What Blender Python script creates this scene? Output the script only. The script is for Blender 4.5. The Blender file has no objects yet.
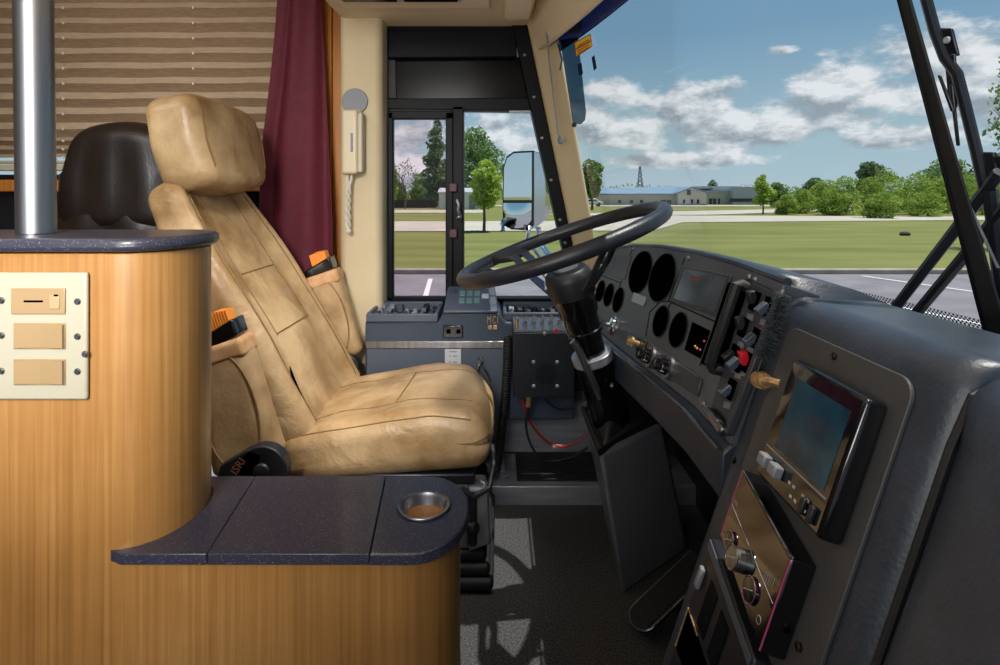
import bpy, bmesh, math, random
import numpy as np
from mathutils import Vector, Matrix
random.seed(7); np.random.seed(7)
scene = bpy.context.scene
COL = scene.collection
V = Vector
# ------------------------------------------------------------------ camera frame
F, HX, HY, EYE = 560.0, 500.0, 195.0, 0.95
def P(px, py, y): return V(((px-HX)/F*y, y, EYE-(py-HY)/F*y))          # point seen at px,py at depth y
def PZ(px, py, z): return P(px, py, (EYE-z)*F/(py-HY))
NRM = V((-1, 0, .34)).normalized(); TUP = V((.34, 0, 1)).normalized()   # sloping dash face
def PD(px, py, off=0):
    dx = (px-HX)/F; dz = (HY-py)/F
    y = .4008/(dx-.34*dz)
    return V((dx*y, y, EYE+dz*y)) + NRM*off
def DP(y, z, off=0): return V((.36+.34*(z-EYE+.12), y, z)) + NRM*off
# ------------------------------------------------------------------ mesh builder
class MB:
    def __init__(s): s.v = []; s.f = []
    def add(s, vs, fs):
        b = len(s.v); s.v += [tuple(p) for p in vs]; s.f += [tuple(i+b for i in f) for f in fs]; return s
    def box(s, c, size, R=None):
        h = [a/2 for a in size]; c = V(c); vs = []
        for x in (-1, 1):
            for y in (-1, 1):
                for z in (-1, 1):
                    p = V((x*h[0], y*h[1], z*h[2])); vs.append(c+(R @ p if R else p))
        return s.add(vs, [(0,1,3,2),(4,6,7,5),(0,4,5,1),(2,3,7,6),(0,2,6,4),(1,5,7,3)])
    def bb(s, x0, x1, y0, y1, z0, z1): return s.box(((x0+x1)/2,(y0+y1)/2,(z0+z1)/2),(x1-x0,y1-y0,z1-z0))
    def prism(s, poly, vec):
        n = len(poly); vec = V(vec); a = [V(p) for p in poly]; b = [p+vec for p in a]
        return s.add(a+b, [tuple(range(n)), tuple(range(2*n-1, n-1, -1))]+[(i, i+n, (i+1)%n+n, (i+1)%n) for i in range(n)])
    def loft(s, rings, close=True, caps=True):
        n = len(rings[0]); vs = [p for r in rings for p in r]; fs = []
        for k in range(len(rings)-1):
            for i in range(n if close else n-1):
                j = (i+1) % n; fs.append((k*n+i, k*n+j, (k+1)*n+j, (k+1)*n+i))
        if caps and close: fs += [tuple(range(n))[::-1], tuple(range((len(rings)-1)*n, len(rings)*n))]
        return s.add(vs, fs)
    def tube(s, pts, r, n=8, closed=False, caps=True):
        pts = [V(p) for p in pts]; m = len(pts); rs = r if isinstance(r, (list, tuple)) else [r]*m
        rings = []; u = None
        for i, p in enumerate(pts):
            if closed: t = pts[(i+1)%m]-pts[i-1]
            else: t = pts[min(i+1, m-1)]-pts[max(i-1, 0)]
            t.normalize()
            if u is None: u = t.orthogonal().normalized()
            else:
                u = u-t*u.dot(t); u = u.normalized() if u.length > 1e-6 else t.orthogonal().normalized()
            w = t.cross(u)
            rings.append([p+(u*math.cos(2*math.pi*k/n)+w*math.sin(2*math.pi*k/n))*rs[i] for k in range(n)])
        if closed: rings.append(rings[0])
        return s.loft(rings, True, caps and not closed)
    def lathe(s, prof, o, ax=(0,0,1), n=24, caps=True):
        ax = V(ax).normalized(); u = ax.orthogonal().normalized(); w = ax.cross(u); o = V(o)
        return s.loft([[o+ax*h+(u*math.cos(2*math.pi*k/n)+w*math.sin(2*math.pi*k/n))*max(r, 1e-4) for k in range(n)] for r, h in prof], True, caps)
    def cyl(s, a, b, r, n=16): 
        a = V(a); b = V(b); return s.lathe([(r, 0), (r, (b-a).length)], a, b-a, n)
    def grid(s, fn, nu, nv):
        vs = [fn(i/nu, j/nv) for i in range(nu+1) for j in range(nv+1)]
        return s.add(vs, [(i*(nv+1)+j, (i+1)*(nv+1)+j, (i+1)*(nv+1)+j+1, i*(nv+1)+j+1) for i in range(nu) for j in range(nv)])
    def sph(s, c, r, n=12, m=8, R=None):
        c = V(c); r = r if isinstance(r, (list, tuple)) else (r, r, r)
        rings = []
        for j in range(m+1):
            a = math.pi*j/m; a = min(max(a, .02), math.pi-.02)
            ring = []
            for i in range(n):
                p = V((r[0]*math.sin(a)*math.cos(2*math.pi*i/n), r[1]*math.sin(a)*math.sin(2*math.pi*i/n), r[2]*math.cos(a)))
                ring.append(c+(R @ p if R else p))
            rings.append(ring)
        return s.loft(rings)
    def rbox(s, c, half, r, axes=None, n=10, deform=None):
        """rounded cushion-like box: axes = three unit vectors"""
        axes = axes or (V((1,0,0)), V((0,1,0)), V((0,0,1))); c = V(c)
        def co(h):                                   # denser lines near the edges
            e = [-h+r*(1-math.cos(k/5*math.pi/2)) for k in range(6)]; e = [-h+r*k/5 for k in range(5)]
            mid = [(-h+r)+(2*h-2*r)*k/n for k in range(n+1)]
            return e+mid+[-x for x in reversed(e)]
        g = [co(h) for h in half]; idx = {}; vs = []; fs = []
        def vid(i, j, k):
            key = (i, j, k)
            if key not in idx:
                p = V((g[0][i], g[1][j], g[2][k]))
                q = V([max(-(half[a]-r), min(half[a]-r, p[a])) for a in range(3)])
                d = p-q
                if d.length > 1e-9: p = q+d.normalized()*r
                if deform: p = deform(p)
                idx[key] = len(vs); vs.append(c+axes[0]*p[0]+axes[1]*p[1]+axes[2]*p[2])
            return idx[key]
        N = [len(a)-1 for a in g]
        for i in range(N[0]):
            for j in range(N[1]):
                fs.append((vid(i,j,0), vid(i,j+1,0), vid(i+1,j+1,0), vid(i+1,j,0)))
                fs.append((vid(i,j,N[2]), vid(i+1,j,N[2]), vid(i+1,j+1,N[2]), vid(i,j+1,N[2])))
        for i in range(N[0]):
            for k in range(N[2]):
                fs.append((vid(i,0,k), vid(i+1,0,k), vid(i+1,0,k+1), vid(i,0,k+1)))
                fs.append((vid(i,N[1],k), vid(i,N[1],k+1), vid(i+1,N[1],k+1), vid(i+1,N[1],k)))
        for j in range(N[1]):
            for k in range(N[2]):
                fs.append((vid(0,j,k), vid(0,j,k+1), vid(0,j+1,k+1), vid(0,j+1,k)))
                fs.append((vid(N[0],j,k), vid(N[0],j+1,k), vid(N[0],j+1,k+1), vid(N[0],j,k+1)))
        return s.add(vs, fs)
    def text(s, txt, o, right, up, h, ext=.0004, align='CENTER', sx=1.0):
        cu = bpy.data.curves.new('t', 'FONT'); cu.body = txt; cu.size = 1; cu.align_x = align; cu.align_y = 'CENTER'; cu.resolution_u = 2; cu.space_character = 1.3 if sx < 1 else 1
        ob = bpy.data.objects.new('t', cu); COL.objects.link(ob)
        me = bpy.data.meshes.new_from_object(ob.evaluated_get(bpy.context.evaluated_depsgraph_get()))
        right = V(right).normalized()*h*sx; up = V(up).normalized()*h; o = V(o)
        s.add([o+right*v.co.x+up*v.co.y for v in me.vertices], [tuple(p.vertices) for p in me.polygons])
        bpy.data.objects.remove(ob); bpy.data.curves.remove(cu); bpy.data.meshes.remove(me); return s
    def build(s, name, m, parent=None, bevel=0, seg=2, subsurf=0, smooth=35, solid=0, keep=False):
        me = bpy.data.meshes.new(name); ob = bpy.data.objects.new(name, me)
        root = V((0,0,0))
        if parent is not None:
            r = parent
            while r.parent: r = r.parent
            root = V(r.location); ob.parent = parent
        else:
            xs = np.array(s.v); root = V(((xs[:,0].min()+xs[:,0].max())/2, (xs[:,1].min()+xs[:,1].max())/2, xs[:,2].min())); ob.location = root
            if keep: root = V((0,0,0)); ob.location = root
        me.from_pydata([V(p)-root for p in s.v], [], s.f); me.update()
        bm = bmesh.new(); bm.from_mesh(me); bmesh.ops.recalc_face_normals(bm, faces=bm.faces); bm.to_mesh(me); bm.free()
        me.materials.append(m)
        if smooth: 
            me.polygons.foreach_set('use_smooth', [True]*len(me.polygons)); me.set_sharp_from_angle(angle=math.radians(smooth))
        COL.objects.link(ob)
        if solid:
            md = ob.modifiers.new('s', 'SOLIDIFY'); md.thickness = solid; md.offset = 0
        if bevel:
            md = ob.modifiers.new('b', 'BEVEL'); md.width = bevel; md.segments = seg; md.limit_method = 'ANGLE'; md.angle_limit = math.radians(40); md.harden_normals = False
        if subsurf:
            md = ob.modifiers.new('ss', 'SUBSURF'); md.levels = subsurf; md.render_levels = subsurf
        return ob
def tag(o, label=None, cat=None, group=None, kind=None):
    if label: o['label'] = label
    if cat: o['category'] = cat
    if group: o['group'] = group
    if kind: o['kind'] = kind
    return o
def thing(name, loc, label, cat, group=None, kind=None):
    o = bpy.data.objects.new(name, None); o.empty_display_size = .05; o.location = loc; COL.objects.link(o)
    return tag(o, label, cat, group, kind)
def struct(o, label=None): return tag(o, label, None, None, 'structure')
def copy_tree(o, parent=None):
    c = o.copy(); COL.objects.link(c); c.parent = parent
    for ch in [x for x in bpy.data.objects if x.parent == o]: copy_tree(ch, c)
    return c
# ------------------------------------------------------------------ materials
def S(r, g, b):
    f = lambda c: (c/255/12.92 if c/255 <= .04045 else ((c/255+.055)/1.055)**2.4)
    return (f(r), f(g), f(b), 1)
def newmat(name):
    m = bpy.data.materials.new(name); m.use_nodes = True; nt = m.node_tree; b = nt.nodes['Principled BSDF']
    return m, nt, b
def N(nt, t, **k):
    n = nt.nodes.new(t)
    for a, v in k.items():
        if a.startswith('i_'): n.inputs[a[2:].replace('_', ' ')].default_value = v
        else: setattr(n, a, v)
    return n
def mat(name, c, rough=.5, metal=0, c2=None, scale=(8, 8, 8), lo=.35, hi=.65, detail=6, bump=0, bscale=60, spec=.5, coat=0, bdist=.002, rvar=0):
    m, nt, b = newmat(name); L = nt.links.new
    b.inputs['Roughness'].default_value = rough; b.inputs['Metallic'].default_value = metal
    b.inputs['Specular IOR Level'].default_value = spec; b.inputs['Coat Weight'].default_value = coat; b.inputs['Coat Roughness'].default_value = .15
    b.inputs['Base Color'].default_value = c
    tc = N(nt, 'ShaderNodeTexCoord')
    if c2:
        mp = N(nt, 'ShaderNodeMapping'); mp.inputs['Scale'].default_value = scale; L(tc.outputs['Object'], mp.inputs['Vector'])
        nz = N(nt, 'ShaderNodeTexNoise', i_Scale=1.0, i_Detail=float(detail), i_Roughness=.6); L(mp.outputs[0], nz.inputs['Vector'])
        cr = N(nt, 'ShaderNodeValToRGB'); cr.color_ramp.elements[0].position = lo; cr.color_ramp.elements[1].position = hi
        cr.color_ramp.elements[0].color = c; cr.color_ramp.elements[1].color = c2
        L(nz.outputs['Fac'], cr.inputs[0]); L(cr.outputs[0], b.inputs['Base Color'])
        if rvar:
            mr = N(nt, 'ShaderNodeMapRange'); mr.inputs['To Min'].default_value = rough-rvar; mr.inputs['To Max'].default_value = rough+rvar
            L(nz.outputs['Fac'], mr.inputs['Value']); L(mr.outputs[0], b.inputs['Roughness'])
    if bump:
        nb = N(nt, 'ShaderNodeTexNoise', i_Scale=float(bscale), i_Detail=3.0); L(tc.outputs['Object'], nb.inputs['Vector'])
        bp = N(nt, 'ShaderNodeBump', i_Strength=bump, i_Distance=bdist); L(nb.outputs['Fac'], bp.inputs['Height']); L(bp.outputs[0], b.inputs['Normal'])
    return m
def wood_mat(name, ca, cb, cc, axis='Z'):
    m, nt, b = newmat(name); L = nt.links.new
    tc = N(nt, 'ShaderNodeTexCoord'); mp = N(nt, 'ShaderNodeMapping')
    mp.inputs['Scale'].default_value = {'Z': (150, 150, 2.2), 'X': (2.2, 150, 150)}[axis]; L(tc.outputs['Object'], mp.inputs['Vector'])
    n1 = N(nt, 'ShaderNodeTexNoise', i_Scale=1.0, i_Detail=5.0, i_Distortion=.4); L(mp.outputs[0], n1.inputs['Vector'])
    n2 = N(nt, 'ShaderNodeTexNoise', i_Scale=3.2, i_Detail=4.0); L(tc.outputs['Object'], n2.inputs['Vector'])
    mx = N(nt, 'ShaderNodeMath', operation='ADD'); ml = N(nt, 'ShaderNodeMath', operation='MULTIPLY'); ml.inputs[1].default_value = .5
    ml2 = N(nt, 'ShaderNodeMath', operation='MULTIPLY'); ml2.inputs[1].default_value = .6
    L(n1.outputs['Fac'], ml.inputs[0]); L(n2.outputs['Fac'], ml2.inputs[0]); L(ml.outputs[0], mx.inputs[0]); L(ml2.outputs[0], mx.inputs[1])
    cr = N(nt, 'ShaderNodeValToRGB'); e = cr.color_ramp.elements; e[0].position = .36; e[0].color = ca; e[1].position = .76; e[1].color = cc
    x = e.new(.56); x.color = cb
    L(mx.outputs[0], cr.inputs[0]); L(cr.outputs[0], b.inputs['Base Color']); b.inputs['Roughness'].default_value = .36; b.inputs['Coat Weight'].default_value = .25
    b.inputs['Coat Roughness'].default_value = .25
    bp = N(nt, 'ShaderNodeBump', i_Strength=.08, i_Distance=.001); L(n1.outputs['Fac'], bp.inputs['Height']); L(bp.outputs[0], b.inputs['Normal'])
    return m
def speck_mat(name, base, dot, rough=.3, scale=420, th=.16, bump=0, coat=.2):
    m, nt, b = newmat(name); L = nt.links.new
    tc = N(nt, 'ShaderNodeTexCoord'); vo = N(nt, 'ShaderNodeTexVoronoi', i_Scale=float(scale)); L(tc.outputs['Object'], vo.inputs['Vector'])
    cr = N(nt, 'ShaderNodeValToRGB'); e = cr.color_ramp.elements; e[0].position = th*.6; e[0].color = (1,1,1,1); e[1].position = th; e[1].color = (0,0,0,1)
    L(vo.outputs['Distance'], cr.inputs[0])
    sp = N(nt, 'ShaderNodeSeparateColor'); L(vo.outputs['Color'], sp.inputs[0])
    gt = N(nt, 'ShaderNodeMath', operation='GREATER_THAN'); gt.inputs[1].default_value = .55; L(sp.outputs[0], gt.inputs[0])
    mu = N(nt, 'ShaderNodeMath', operation='MULTIPLY'); L(cr.outputs[0], mu.inputs[0]); L(gt.outputs[0], mu.inputs[1])
    mx = N(nt, 'ShaderNodeMix', data_type='RGBA'); mx.inputs['A'].default_value = base; mx.inputs['B'].default_value = dot
    L(mu.outputs[0], mx.inputs['Factor']); L(mx.outputs['Result'], b.inputs['Base Color'])
    b.inputs['Roughness'].default_value = rough; b.inputs['Coat Weight'].default_value = coat
    return m
def glass_mat(name, tint=(1,1,1,1), refl=.06, rough=0):
    m = bpy.data.materials.new(name); m.use_nodes = True; nt = m.node_tree; L = nt.links.new
    nt.nodes.clear(); out = N(nt, 'ShaderNodeOutputMaterial'); tr = N(nt, 'ShaderNodeBsdfTransparent'); tr.inputs[0].default_value = tint
    gl = N(nt, 'ShaderNodeBsdfGlossy'); gl.inputs['Roughness'].default_value = rough
    mx = N(nt, 'ShaderNodeMixShader'); lw = N(nt, 'ShaderNodeLayerWeight', i_Blend=.12)
    mr = N(nt, 'ShaderNodeMath', operation='MULTIPLY'); mr.inputs[1].default_value = refl*4; L(lw.outputs['Fresnel'], mr.inputs[0])
    L(mr.outputs[0], mx.inputs[0]); L(tr.outputs[0], mx.inputs[1]); L(gl.outputs[0], mx.inputs[2]); L(mx.outputs[0], out.inputs[0])
    return m
M = {}
M['wood'] = wood_mat('honey_wood', S(132,90,44), S(160,113,60), S(184,138,84))
M['wood_orange'] = wood_mat('orange_wood', S(150,88,30), S(184,116,48), S(200,134,64))
M['leather'] = mat('tan_leather', S(138,106,66), .42, c2=S(190,160,118), scale=(6,6,6), lo=.34, hi=.64, bump=.35, bscale=130, coat=.08, rvar=.1)
def add_wrinkle(m, sc, st, dist):
    nt = m.node_tree; b = nt.nodes['Principled BSDF']; old = b.inputs['Normal'].links[0].from_node
    tc = N(nt, 'ShaderNodeTexCoord'); nz = N(nt, 'ShaderNodeTexNoise', i_Scale=float(sc), i_Detail=4.0, i_Distortion=1.2); nt.links.new(tc.outputs['Object'], nz.inputs['Vector'])
    bp = N(nt, 'ShaderNodeBump', i_Strength=st, i_Distance=dist); nt.links.new(nz.outputs['Fac'], bp.inputs['Height']); nt.links.new(old.outputs[0], bp.inputs['Normal']); nt.links.new(bp.outputs[0], b.inputs['Normal'])
add_wrinkle(M['leather'], 11, .5, .012)
M['leather_dark'] = mat('worn_tan_leather', S(138,108,70), .5, c2=S(180,150,110), scale=(9,9,9), bump=.3, bscale=120)
M['hem'] = mat('leather_raw_edge', S(176,128,84), .7, c2=S(200,158,116), scale=(30,30,30))
M['seam'] = mat('leather_seam', S(126,94,54), .6)
M['black_leather'] = mat('black_leather', S(20,14,11), .38, c2=S(34,24,18), scale=(6,6,6), bump=.3, bscale=160)
M['granite'] = speck_mat('dark_speckled_counter', S(48,48,62), S(150,150,166), .40, 430, .25)
M['cream'] = mat('cream_plastic', S(186,176,150), .45, c2=S(194,184,158), scale=(4,4,4))
M['ivory'] = mat('ivory_plate', S(174,168,148), .35)
M['almond'] = mat('almond_switch', S(160,134,98), .35)
M['beige'] = mat('beige_trim', S(196,176,138), .55, c2=S(206,188,152), scale=(3,3,3), bump=.1, bscale=300)
M['beige_ceiling'] = mat('beige_headliner', S(222,200,164), .65, c2=S(230,210,176), scale=(3,3,3), bump=.1, bscale=300)
M['steel'] = mat('brushed_steel', S(160,160,163), .36, 1, c2=S(132,132,137), scale=(60,60,2))
M['chrome'] = mat('chrome', S(215,217,222), .12, 1)
M['alu'] = mat('aluminium_panel', S(136,138,146), .38, .35, c2=S(164,164,170), scale=(5,40,40), bump=.05)
M['brass'] = mat('brass', S(206,176,134), .35, .7, c2=S(176,140,96), scale=(90,90,90))
M['maroon'] = mat('maroon_cloth', S(80,9,28), .75, c2=S(94,14,36), scale=(40,40,40), bump=.15, bscale=700)
M['black'] = mat('black_plastic', S(24,25,29), .45, c2=S(30,31,35), scale=(20,20,20))
M['black_gloss'] = mat('gloss_black', S(12,12,15), .12, coat=.4)
M['blackest'] = mat('dark_opening', S(3,3,5), 1, spec=0)
M['rubber'] = mat('black_rubber', S(22,22,24), .6, bump=.2, bscale=200)
M['black_metal'] = mat('black_painted_metal', S(22,24,31), .38, c2=S(28,30,37), scale=(8,8,8), coat=.1)
M['frame'] = mat('window_frame_black', S(7,8,11), .45, spec=.15)
M['slate'] = mat('slate_console', S(42,54,70), .5, c2=S(50,61,76), scale=(3,3,3), bump=.12, bscale=300)
M['slate2'] = mat('grey_console_cover', S(62,70,84), .5, c2=S(72,79,92), scale=(3,3,3), bump=.12, bscale=300)
M['dash'] = mat('dash_grey_metal', S(76,80,88), .48, c2=S(86,90,97), scale=(5,5,5), bump=.15, bscale=500)
M['dash2'] = mat('dash_grey_face', S(62,62,64), .5, c2=S(70,70,72), scale=(5,5,5), bump=.15, bscale=500)
M['dash_dark'] = mat('dash_dark_panel', S(52,54,60), .42)
M['vinyl'] = mat('black_vinyl', S(42,49,60), .40, c2=S(54,61,74), scale=(14,14,14), bump=.32, bscale=240, bdist=.0012)
M['pedestal'] = mat('graphite_cover', S(112,112,116), .34, c2=S(100,100,104), scale=(6,6,6))
M['carpet'] = mat('black_carpet', S(36,37,42), .95, c2=S(100,99,97), scale=(260,260,260), lo=.4, hi=.75, bump=.6, bscale=400)
M['red'] = mat('red_plastic', S(200,24,40), .35)
M['orange'] = mat('orange_plastic', S(226,134,46), .45)
M['yellow'] = mat('yellow_fleece', S(206,176,60), .9, c2=S(150,130,50), scale=(120,120,120), bump=.5)
M['white'] = mat('white_paint', S(226,226,226), .5)
M['dirtywhite'] = mat('offwhite_cord', S(206,200,186), .55)
M['grey'] = mat('grey_plastic', S(118,120,126), .45)
M['ltgrey'] = mat('light_grey_plastic', S(170,172,176), .4)
M['pink'] = mat('pink_trim', S(196,90,140), .3, .5)
M['screen'] = speck_mat('monitor_glass', S(6,14,22), S(110,130,140), .06, 600, .10, coat=.6)
M['screen_blue'] = mat('monitor_screen', S(10,44,62), .12, c2=S(24,76,98), scale=(16,16,16), spec=.3)  # bluish reflection on the glass is put into this base colour
M['stereo_glass'] = speck_mat('dusty_gloss_face', S(10,10,14), S(120,112,120), .06, 500, .12, coat=.8)
M['visor'] = glass_mat('smoked_visor', (.30,.36,.40,1), .05)
M['glass'] = glass_mat('clear_glass', (.97,.99,1,1), .03)
M['glass_pink'] = glass_mat('tinted_pane', (.96,.90,.92,1), .05)
M['dark_glass'] = mat('dark_transom_glass', S(6,6,9), .2, spec=.12)
M['tintband'] = glass_mat('blue_tint_band', (.008,.02,.09,1), .05)
M['mirror'] = mat('mirror_glass', S(235,238,240), .02, 1)
M['frit'] = None
# pleated shade: paper, lets daylight through
m, nt, b = newmat('pleated_paper'); L = nt.links.new
tc = N(nt, 'ShaderNodeTexCoord'); mp = N(nt, 'ShaderNodeMapping'); mp.inputs['Scale'].default_value = (25, 1, 160); L(tc.outputs['Object'], mp.inputs['Vector'])
nz = N(nt, 'ShaderNodeTexNoise', i_Scale=1.0, i_Detail=4.0); L(mp.outputs[0], nz.inputs['Vector'])
cr = N(nt, 'ShaderNodeValToRGB'); cr.color_ramp.elements[0].color = S(188,166,138); cr.color_ramp.elements[1].color = S(210,188,160); cr.color_ramp.elements[0].position = .3; cr.color_ramp.elements[1].position = .7
L(nz.outputs['Fac'], cr.inputs[0]); L(cr.outputs[0], b.inputs['Base Color']); b.inputs['Roughness'].default_value = .9
tl = N(nt, 'ShaderNodeBsdfTranslucent'); tl.inputs[0].default_value = S(170,140,108); ms = N(nt, 'ShaderNodeMixShader'); ms.inputs[0].default_value = .25
L(b.outputs[0], ms.inputs[1]); L(tl.outputs[0], ms.inputs[2]); L(ms.outputs[0], nt.nodes['Material Output'].inputs[0]); M['pleat'] = m
M['pleat_dark'] = mat('pleat_double_layer', S(138,112,86), .9, c2=S(156,130,102), scale=(25,1,160))  # darker copy for every other facet; fold shading put into the colour
# dot-matrix frit on the windscreen's lower edge
m = bpy.data.materials.new('frit_dots'); m.use_nodes = True; nt = m.node_tree; L = nt.links.new; b = nt.nodes['Principled BSDF']; b.inputs['Base Color'].default_value = S(26,32,40)
tc = N(nt, 'ShaderNodeTexCoord'); mp = N(nt, 'ShaderNodeMapping'); mp.inputs['Scale'].default_value = (0, 260, 260); mp.inputs['Rotation'].default_value = (math.radians(45),0,0); L(tc.outputs['Object'], mp.inputs['Vector'])
vo = N(nt, 'ShaderNodeTexVoronoi', i_Scale=1.0, i_Randomness=0.0); L(mp.outputs[0], vo.inputs['Vector'])
lt = N(nt, 'ShaderNodeMath', operation='LESS_THAN'); lt.inputs[1].default_value = .38; L(vo.outputs['Distance'], lt.inputs[0])
tr = N(nt, 'ShaderNodeBsdfTransparent'); ms = N(nt, 'ShaderNodeMixShader'); L(lt.outputs[0], ms.inputs[0]); L(tr.outputs[0], ms.inputs[1]); L(b.outputs[0], ms.inputs[2]); L(ms.outputs[0], nt.nodes['Material Output'].inputs[0]); M['frit'] = m
# outdoors
M['asphalt'] = mat('asphalt', S(120,117,123), .9, c2=S(136,132,137), scale=(1.2,1.2,1.2), bump=.3, bscale=30, spec=.2)
M['grass'] = mat('mown_grass', S(102,110,60), .95, c2=S(132,132,80), scale=(.12,.45,1), lo=.3, hi=.7, spec=.1, bump=.4, bscale=8, bdist=.05)
M['concrete'] = mat('pale_concrete', S(176,168,156), .9, c2=S(190,182,170), scale=(.4,.4,.4), spec=.2)
M['curb'] = mat('curb_concrete', S(150,142,128), .9, c2=S(172,162,146), scale=(2,2,2), spec=.2)
M['bark'] = mat('bark', S(84,70,56), .9, c2=S(110,94,76), scale=(6,6,2))
M['bark_grey'] = mat('grey_bark', S(104,96,86), .9)
def leaf_mat(name, a, bb, s=.9):
    m, nt, b = newmat(name); L = nt.links.new
    tc = N(nt, 'ShaderNodeTexCoord'); nz = N(nt, 'ShaderNodeTexNoise', i_Scale=s, i_Detail=5.0); L(tc.outputs['Object'], nz.inputs['Vector'])
    cr = N(nt, 'ShaderNodeValToRGB'); cr.color_ramp.elements[0].position = .36; cr.color_ramp.elements[1].position = .64; cr.color_ramp.elements[0].color = a; cr.color_ramp.elements[1].color = bb
    L(nz.outputs['Fac'], cr.inputs[0]); L(cr.outputs[0], b.inputs['Base Color']); b.inputs['Roughness'].default_value = .7; b.inputs['Specular IOR Level'].default_value = .15
    tl = N(nt, 'ShaderNodeBsdfTranslucent'); L(cr.outputs[0], tl.inputs[0]); ms = N(nt, 'ShaderNodeMixShader'); ms.inputs[0].default_value = .35
    L(b.outputs[0], ms.inputs[1]); L(tl.outputs[0], ms.inputs[2]); L(ms.outputs[0], nt.nodes['Material Output'].inputs[0]); return m
M['leaf_mid'] = leaf_mat('mid_green_leaves', S(96,122,70), S(148,172,106))
M['leaf_dark'] = leaf_mat('dark_green_leaves', S(84,108,76), S(126,150,104))
M['leaf_lime'] = leaf_mat('lime_leaves', S(134,164,66), S(186,204,98))
M['leaf_bush'] = leaf_mat('bush_leaves', S(128,152,66), S(172,192,96), .5)
M['shed_white'] = mat('white_siding', S(206,206,204), .7)
M['wall_cream'] = mat('cream_siding', S(190,182,168), .8, c2=S(200,192,178), scale=(.2,.2,.2))
M['wall_tan'] = mat('pale_block_wall', S(186,182,174), .8)
M['roof_blue'] = mat('blue_metal_roof', S(116,142,164), .6)
M['roof_grey'] = mat('grey_flat_roof', S(170,172,176), .7)
M['window_dark'] = mat('dark_window', S(52,60,72), .15)
M['blue_trim'] = mat('blue_trim', S(66,104,160), .6)
M['car_white'] = mat('white_car_paint', S(232,234,236), .2, coat=.6)
M['fence_dark'] = mat('dark_fence', S(56,46,50), .8)
M['hyd_blue'] = mat('blue_paint', S(60,110,180), .4)
M['sticker_y'] = mat('yellow_sticker', S(252,214,70), .6)
M['sticker_r'] = mat('sticker_print', S(190,60,36), .6)
M['sticker_b'] = mat('dark_blue_decal', S(22,44,84), .5)
# ------------------------------------------------------------------ outdoors (ground lies 1.15 m below the cab floor)
GZ = -1.15
def G(px, py, dz=0): p = PZ(px, py, GZ); p.z += dz; return p
def gplane(name, poly, z, m):
    mb = MB(); mb.add([(x, y, GZ+z) for x, y in poly], [tuple(range(len(poly)))]); return struct(mb.build(name, m, keep=True, smooth=0))
gplane('ground', [(-900,-300),(1200,-300),(1200,1500),(-900,1500)], -.03, M['grass'])
gplane('parking_lot', [(-60,-40),(90,-40),(90,15.0),(-60,15.0)], 0, M['asphalt'])
mb = MB(); mb.bb(-60, 90, 14.85, 15.1, GZ, GZ+.13); struct(mb.build('curb', M['curb'], bevel=.03))
def strip(name, pts, m, z=.01, w=None):
    mb = MB(); n = len(pts)
    return struct(mb.add([(p[0], p[1], GZ+z) for p in pts], [tuple(range(n))]).build(name, m, keep=True, smooth=0))
def line(px0, py0, px1, py1, w=.12):
    a = G(px0, py0); b_ = G(px1, py1); d = (b_-a).normalized(); nn = V((-d.y, d.x, 0))*w/2
    o = MB().add([(q.x, q.y, GZ+.008) for q in (a-nn, b_-nn, b_+nn, a+nn)], [(0,1,2,3)]).build('parking_line', M['white'], keep=True, smooth=0); return o
struct(line(424.5, 300, 430.5, 279, .11)); struct(line(784, 282, 1010, 331, .12)); struct(line(862, 276, 1010, 297, .12))
# concrete roads across the lawn
strip('road', [(-70,29.5),(9,33),(14,43),(60,50),(140,50),(140,53.5),(40,54.5),(14,58),(4,45),(-70,42)], M['concrete'])
strip('driveway', [(-90,66),(-2,66),(-2,78),(-90,80)], M['concrete'])
strip('entrance_road', [(8,57),(22,59),(44,74),(62,85),(62,91),(40,82),(18,69),(4,60)], M['concrete'], .02)
strip('building_lot', [(-10,104),(90,104),(90,116),(-10,116)], M['concrete'], .015)
def leaves(blobs, n, size, seed, shell=.55):
    rng = np.random.RandomState(seed); tot = sum(b_[3]*b_[4]*b_[5] for b_ in blobs)**1.0; vs = []; 
    C_ = []
    w = np.array([(b_[3]*b_[4]*b_[5])**.7 for b_ in blobs]); w = w/w.sum()
    for b_, ww in zip(blobs, w):
        k = max(10, int(n*ww)); d = rng.normal(size=(k,3)); d /= np.linalg.norm(d, axis=1)[:,None]
        r = shell+(1.06-shell)*rng.rand(k)[:,None]**.7
        C_.append(np.array(b_[:3])+d*r*np.array(b_[3:6]))
    C_ = np.concatenate(C_); k = len(C_)
    a = rng.normal(size=(k,3)); a /= np.linalg.norm(a, axis=1)[:,None]
    c = rng.normal(size=(k,3)); c -= a*(a*c).sum(1)[:,None]; c /= np.linalg.norm(c, axis=1)[:,None]
    sz = size*(.6+.8*rng.rand(k))[:,None]
    q = np.stack([C_-a*sz, C_-c*sz*.55, C_+a*sz, C_+c*sz*.55], 1).reshape(-1,3)
    mb = MB(); mb.v = [tuple(x) for x in q]; mb.f = [(4*i,4*i+1,4*i+2,4*i+3) for i in range(k)]
    return mb
def crown(cx, cy, z0, z1, w, seed, n=9, taper=0.0):
    rng = random.Random(seed); out = []; h = z1-z0
    for i in range(n):
        t = (i+.5)/n; zz = z0+h*t; ww = w*(1-taper*t)*(.55+.45*math.sin(math.pi*min(1, t*.9+.12)))
        a = rng.random()*6.28; rr = ww*.5*rng.random()
        out.append((cx+math.cos(a)*rr, cy+math.sin(a)*rr, zz, ww*(.55+.25*rng.random()), ww*(.55+.25*rng.random()), h/n*(1.0+.7*rng.random())))
    return out
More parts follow.
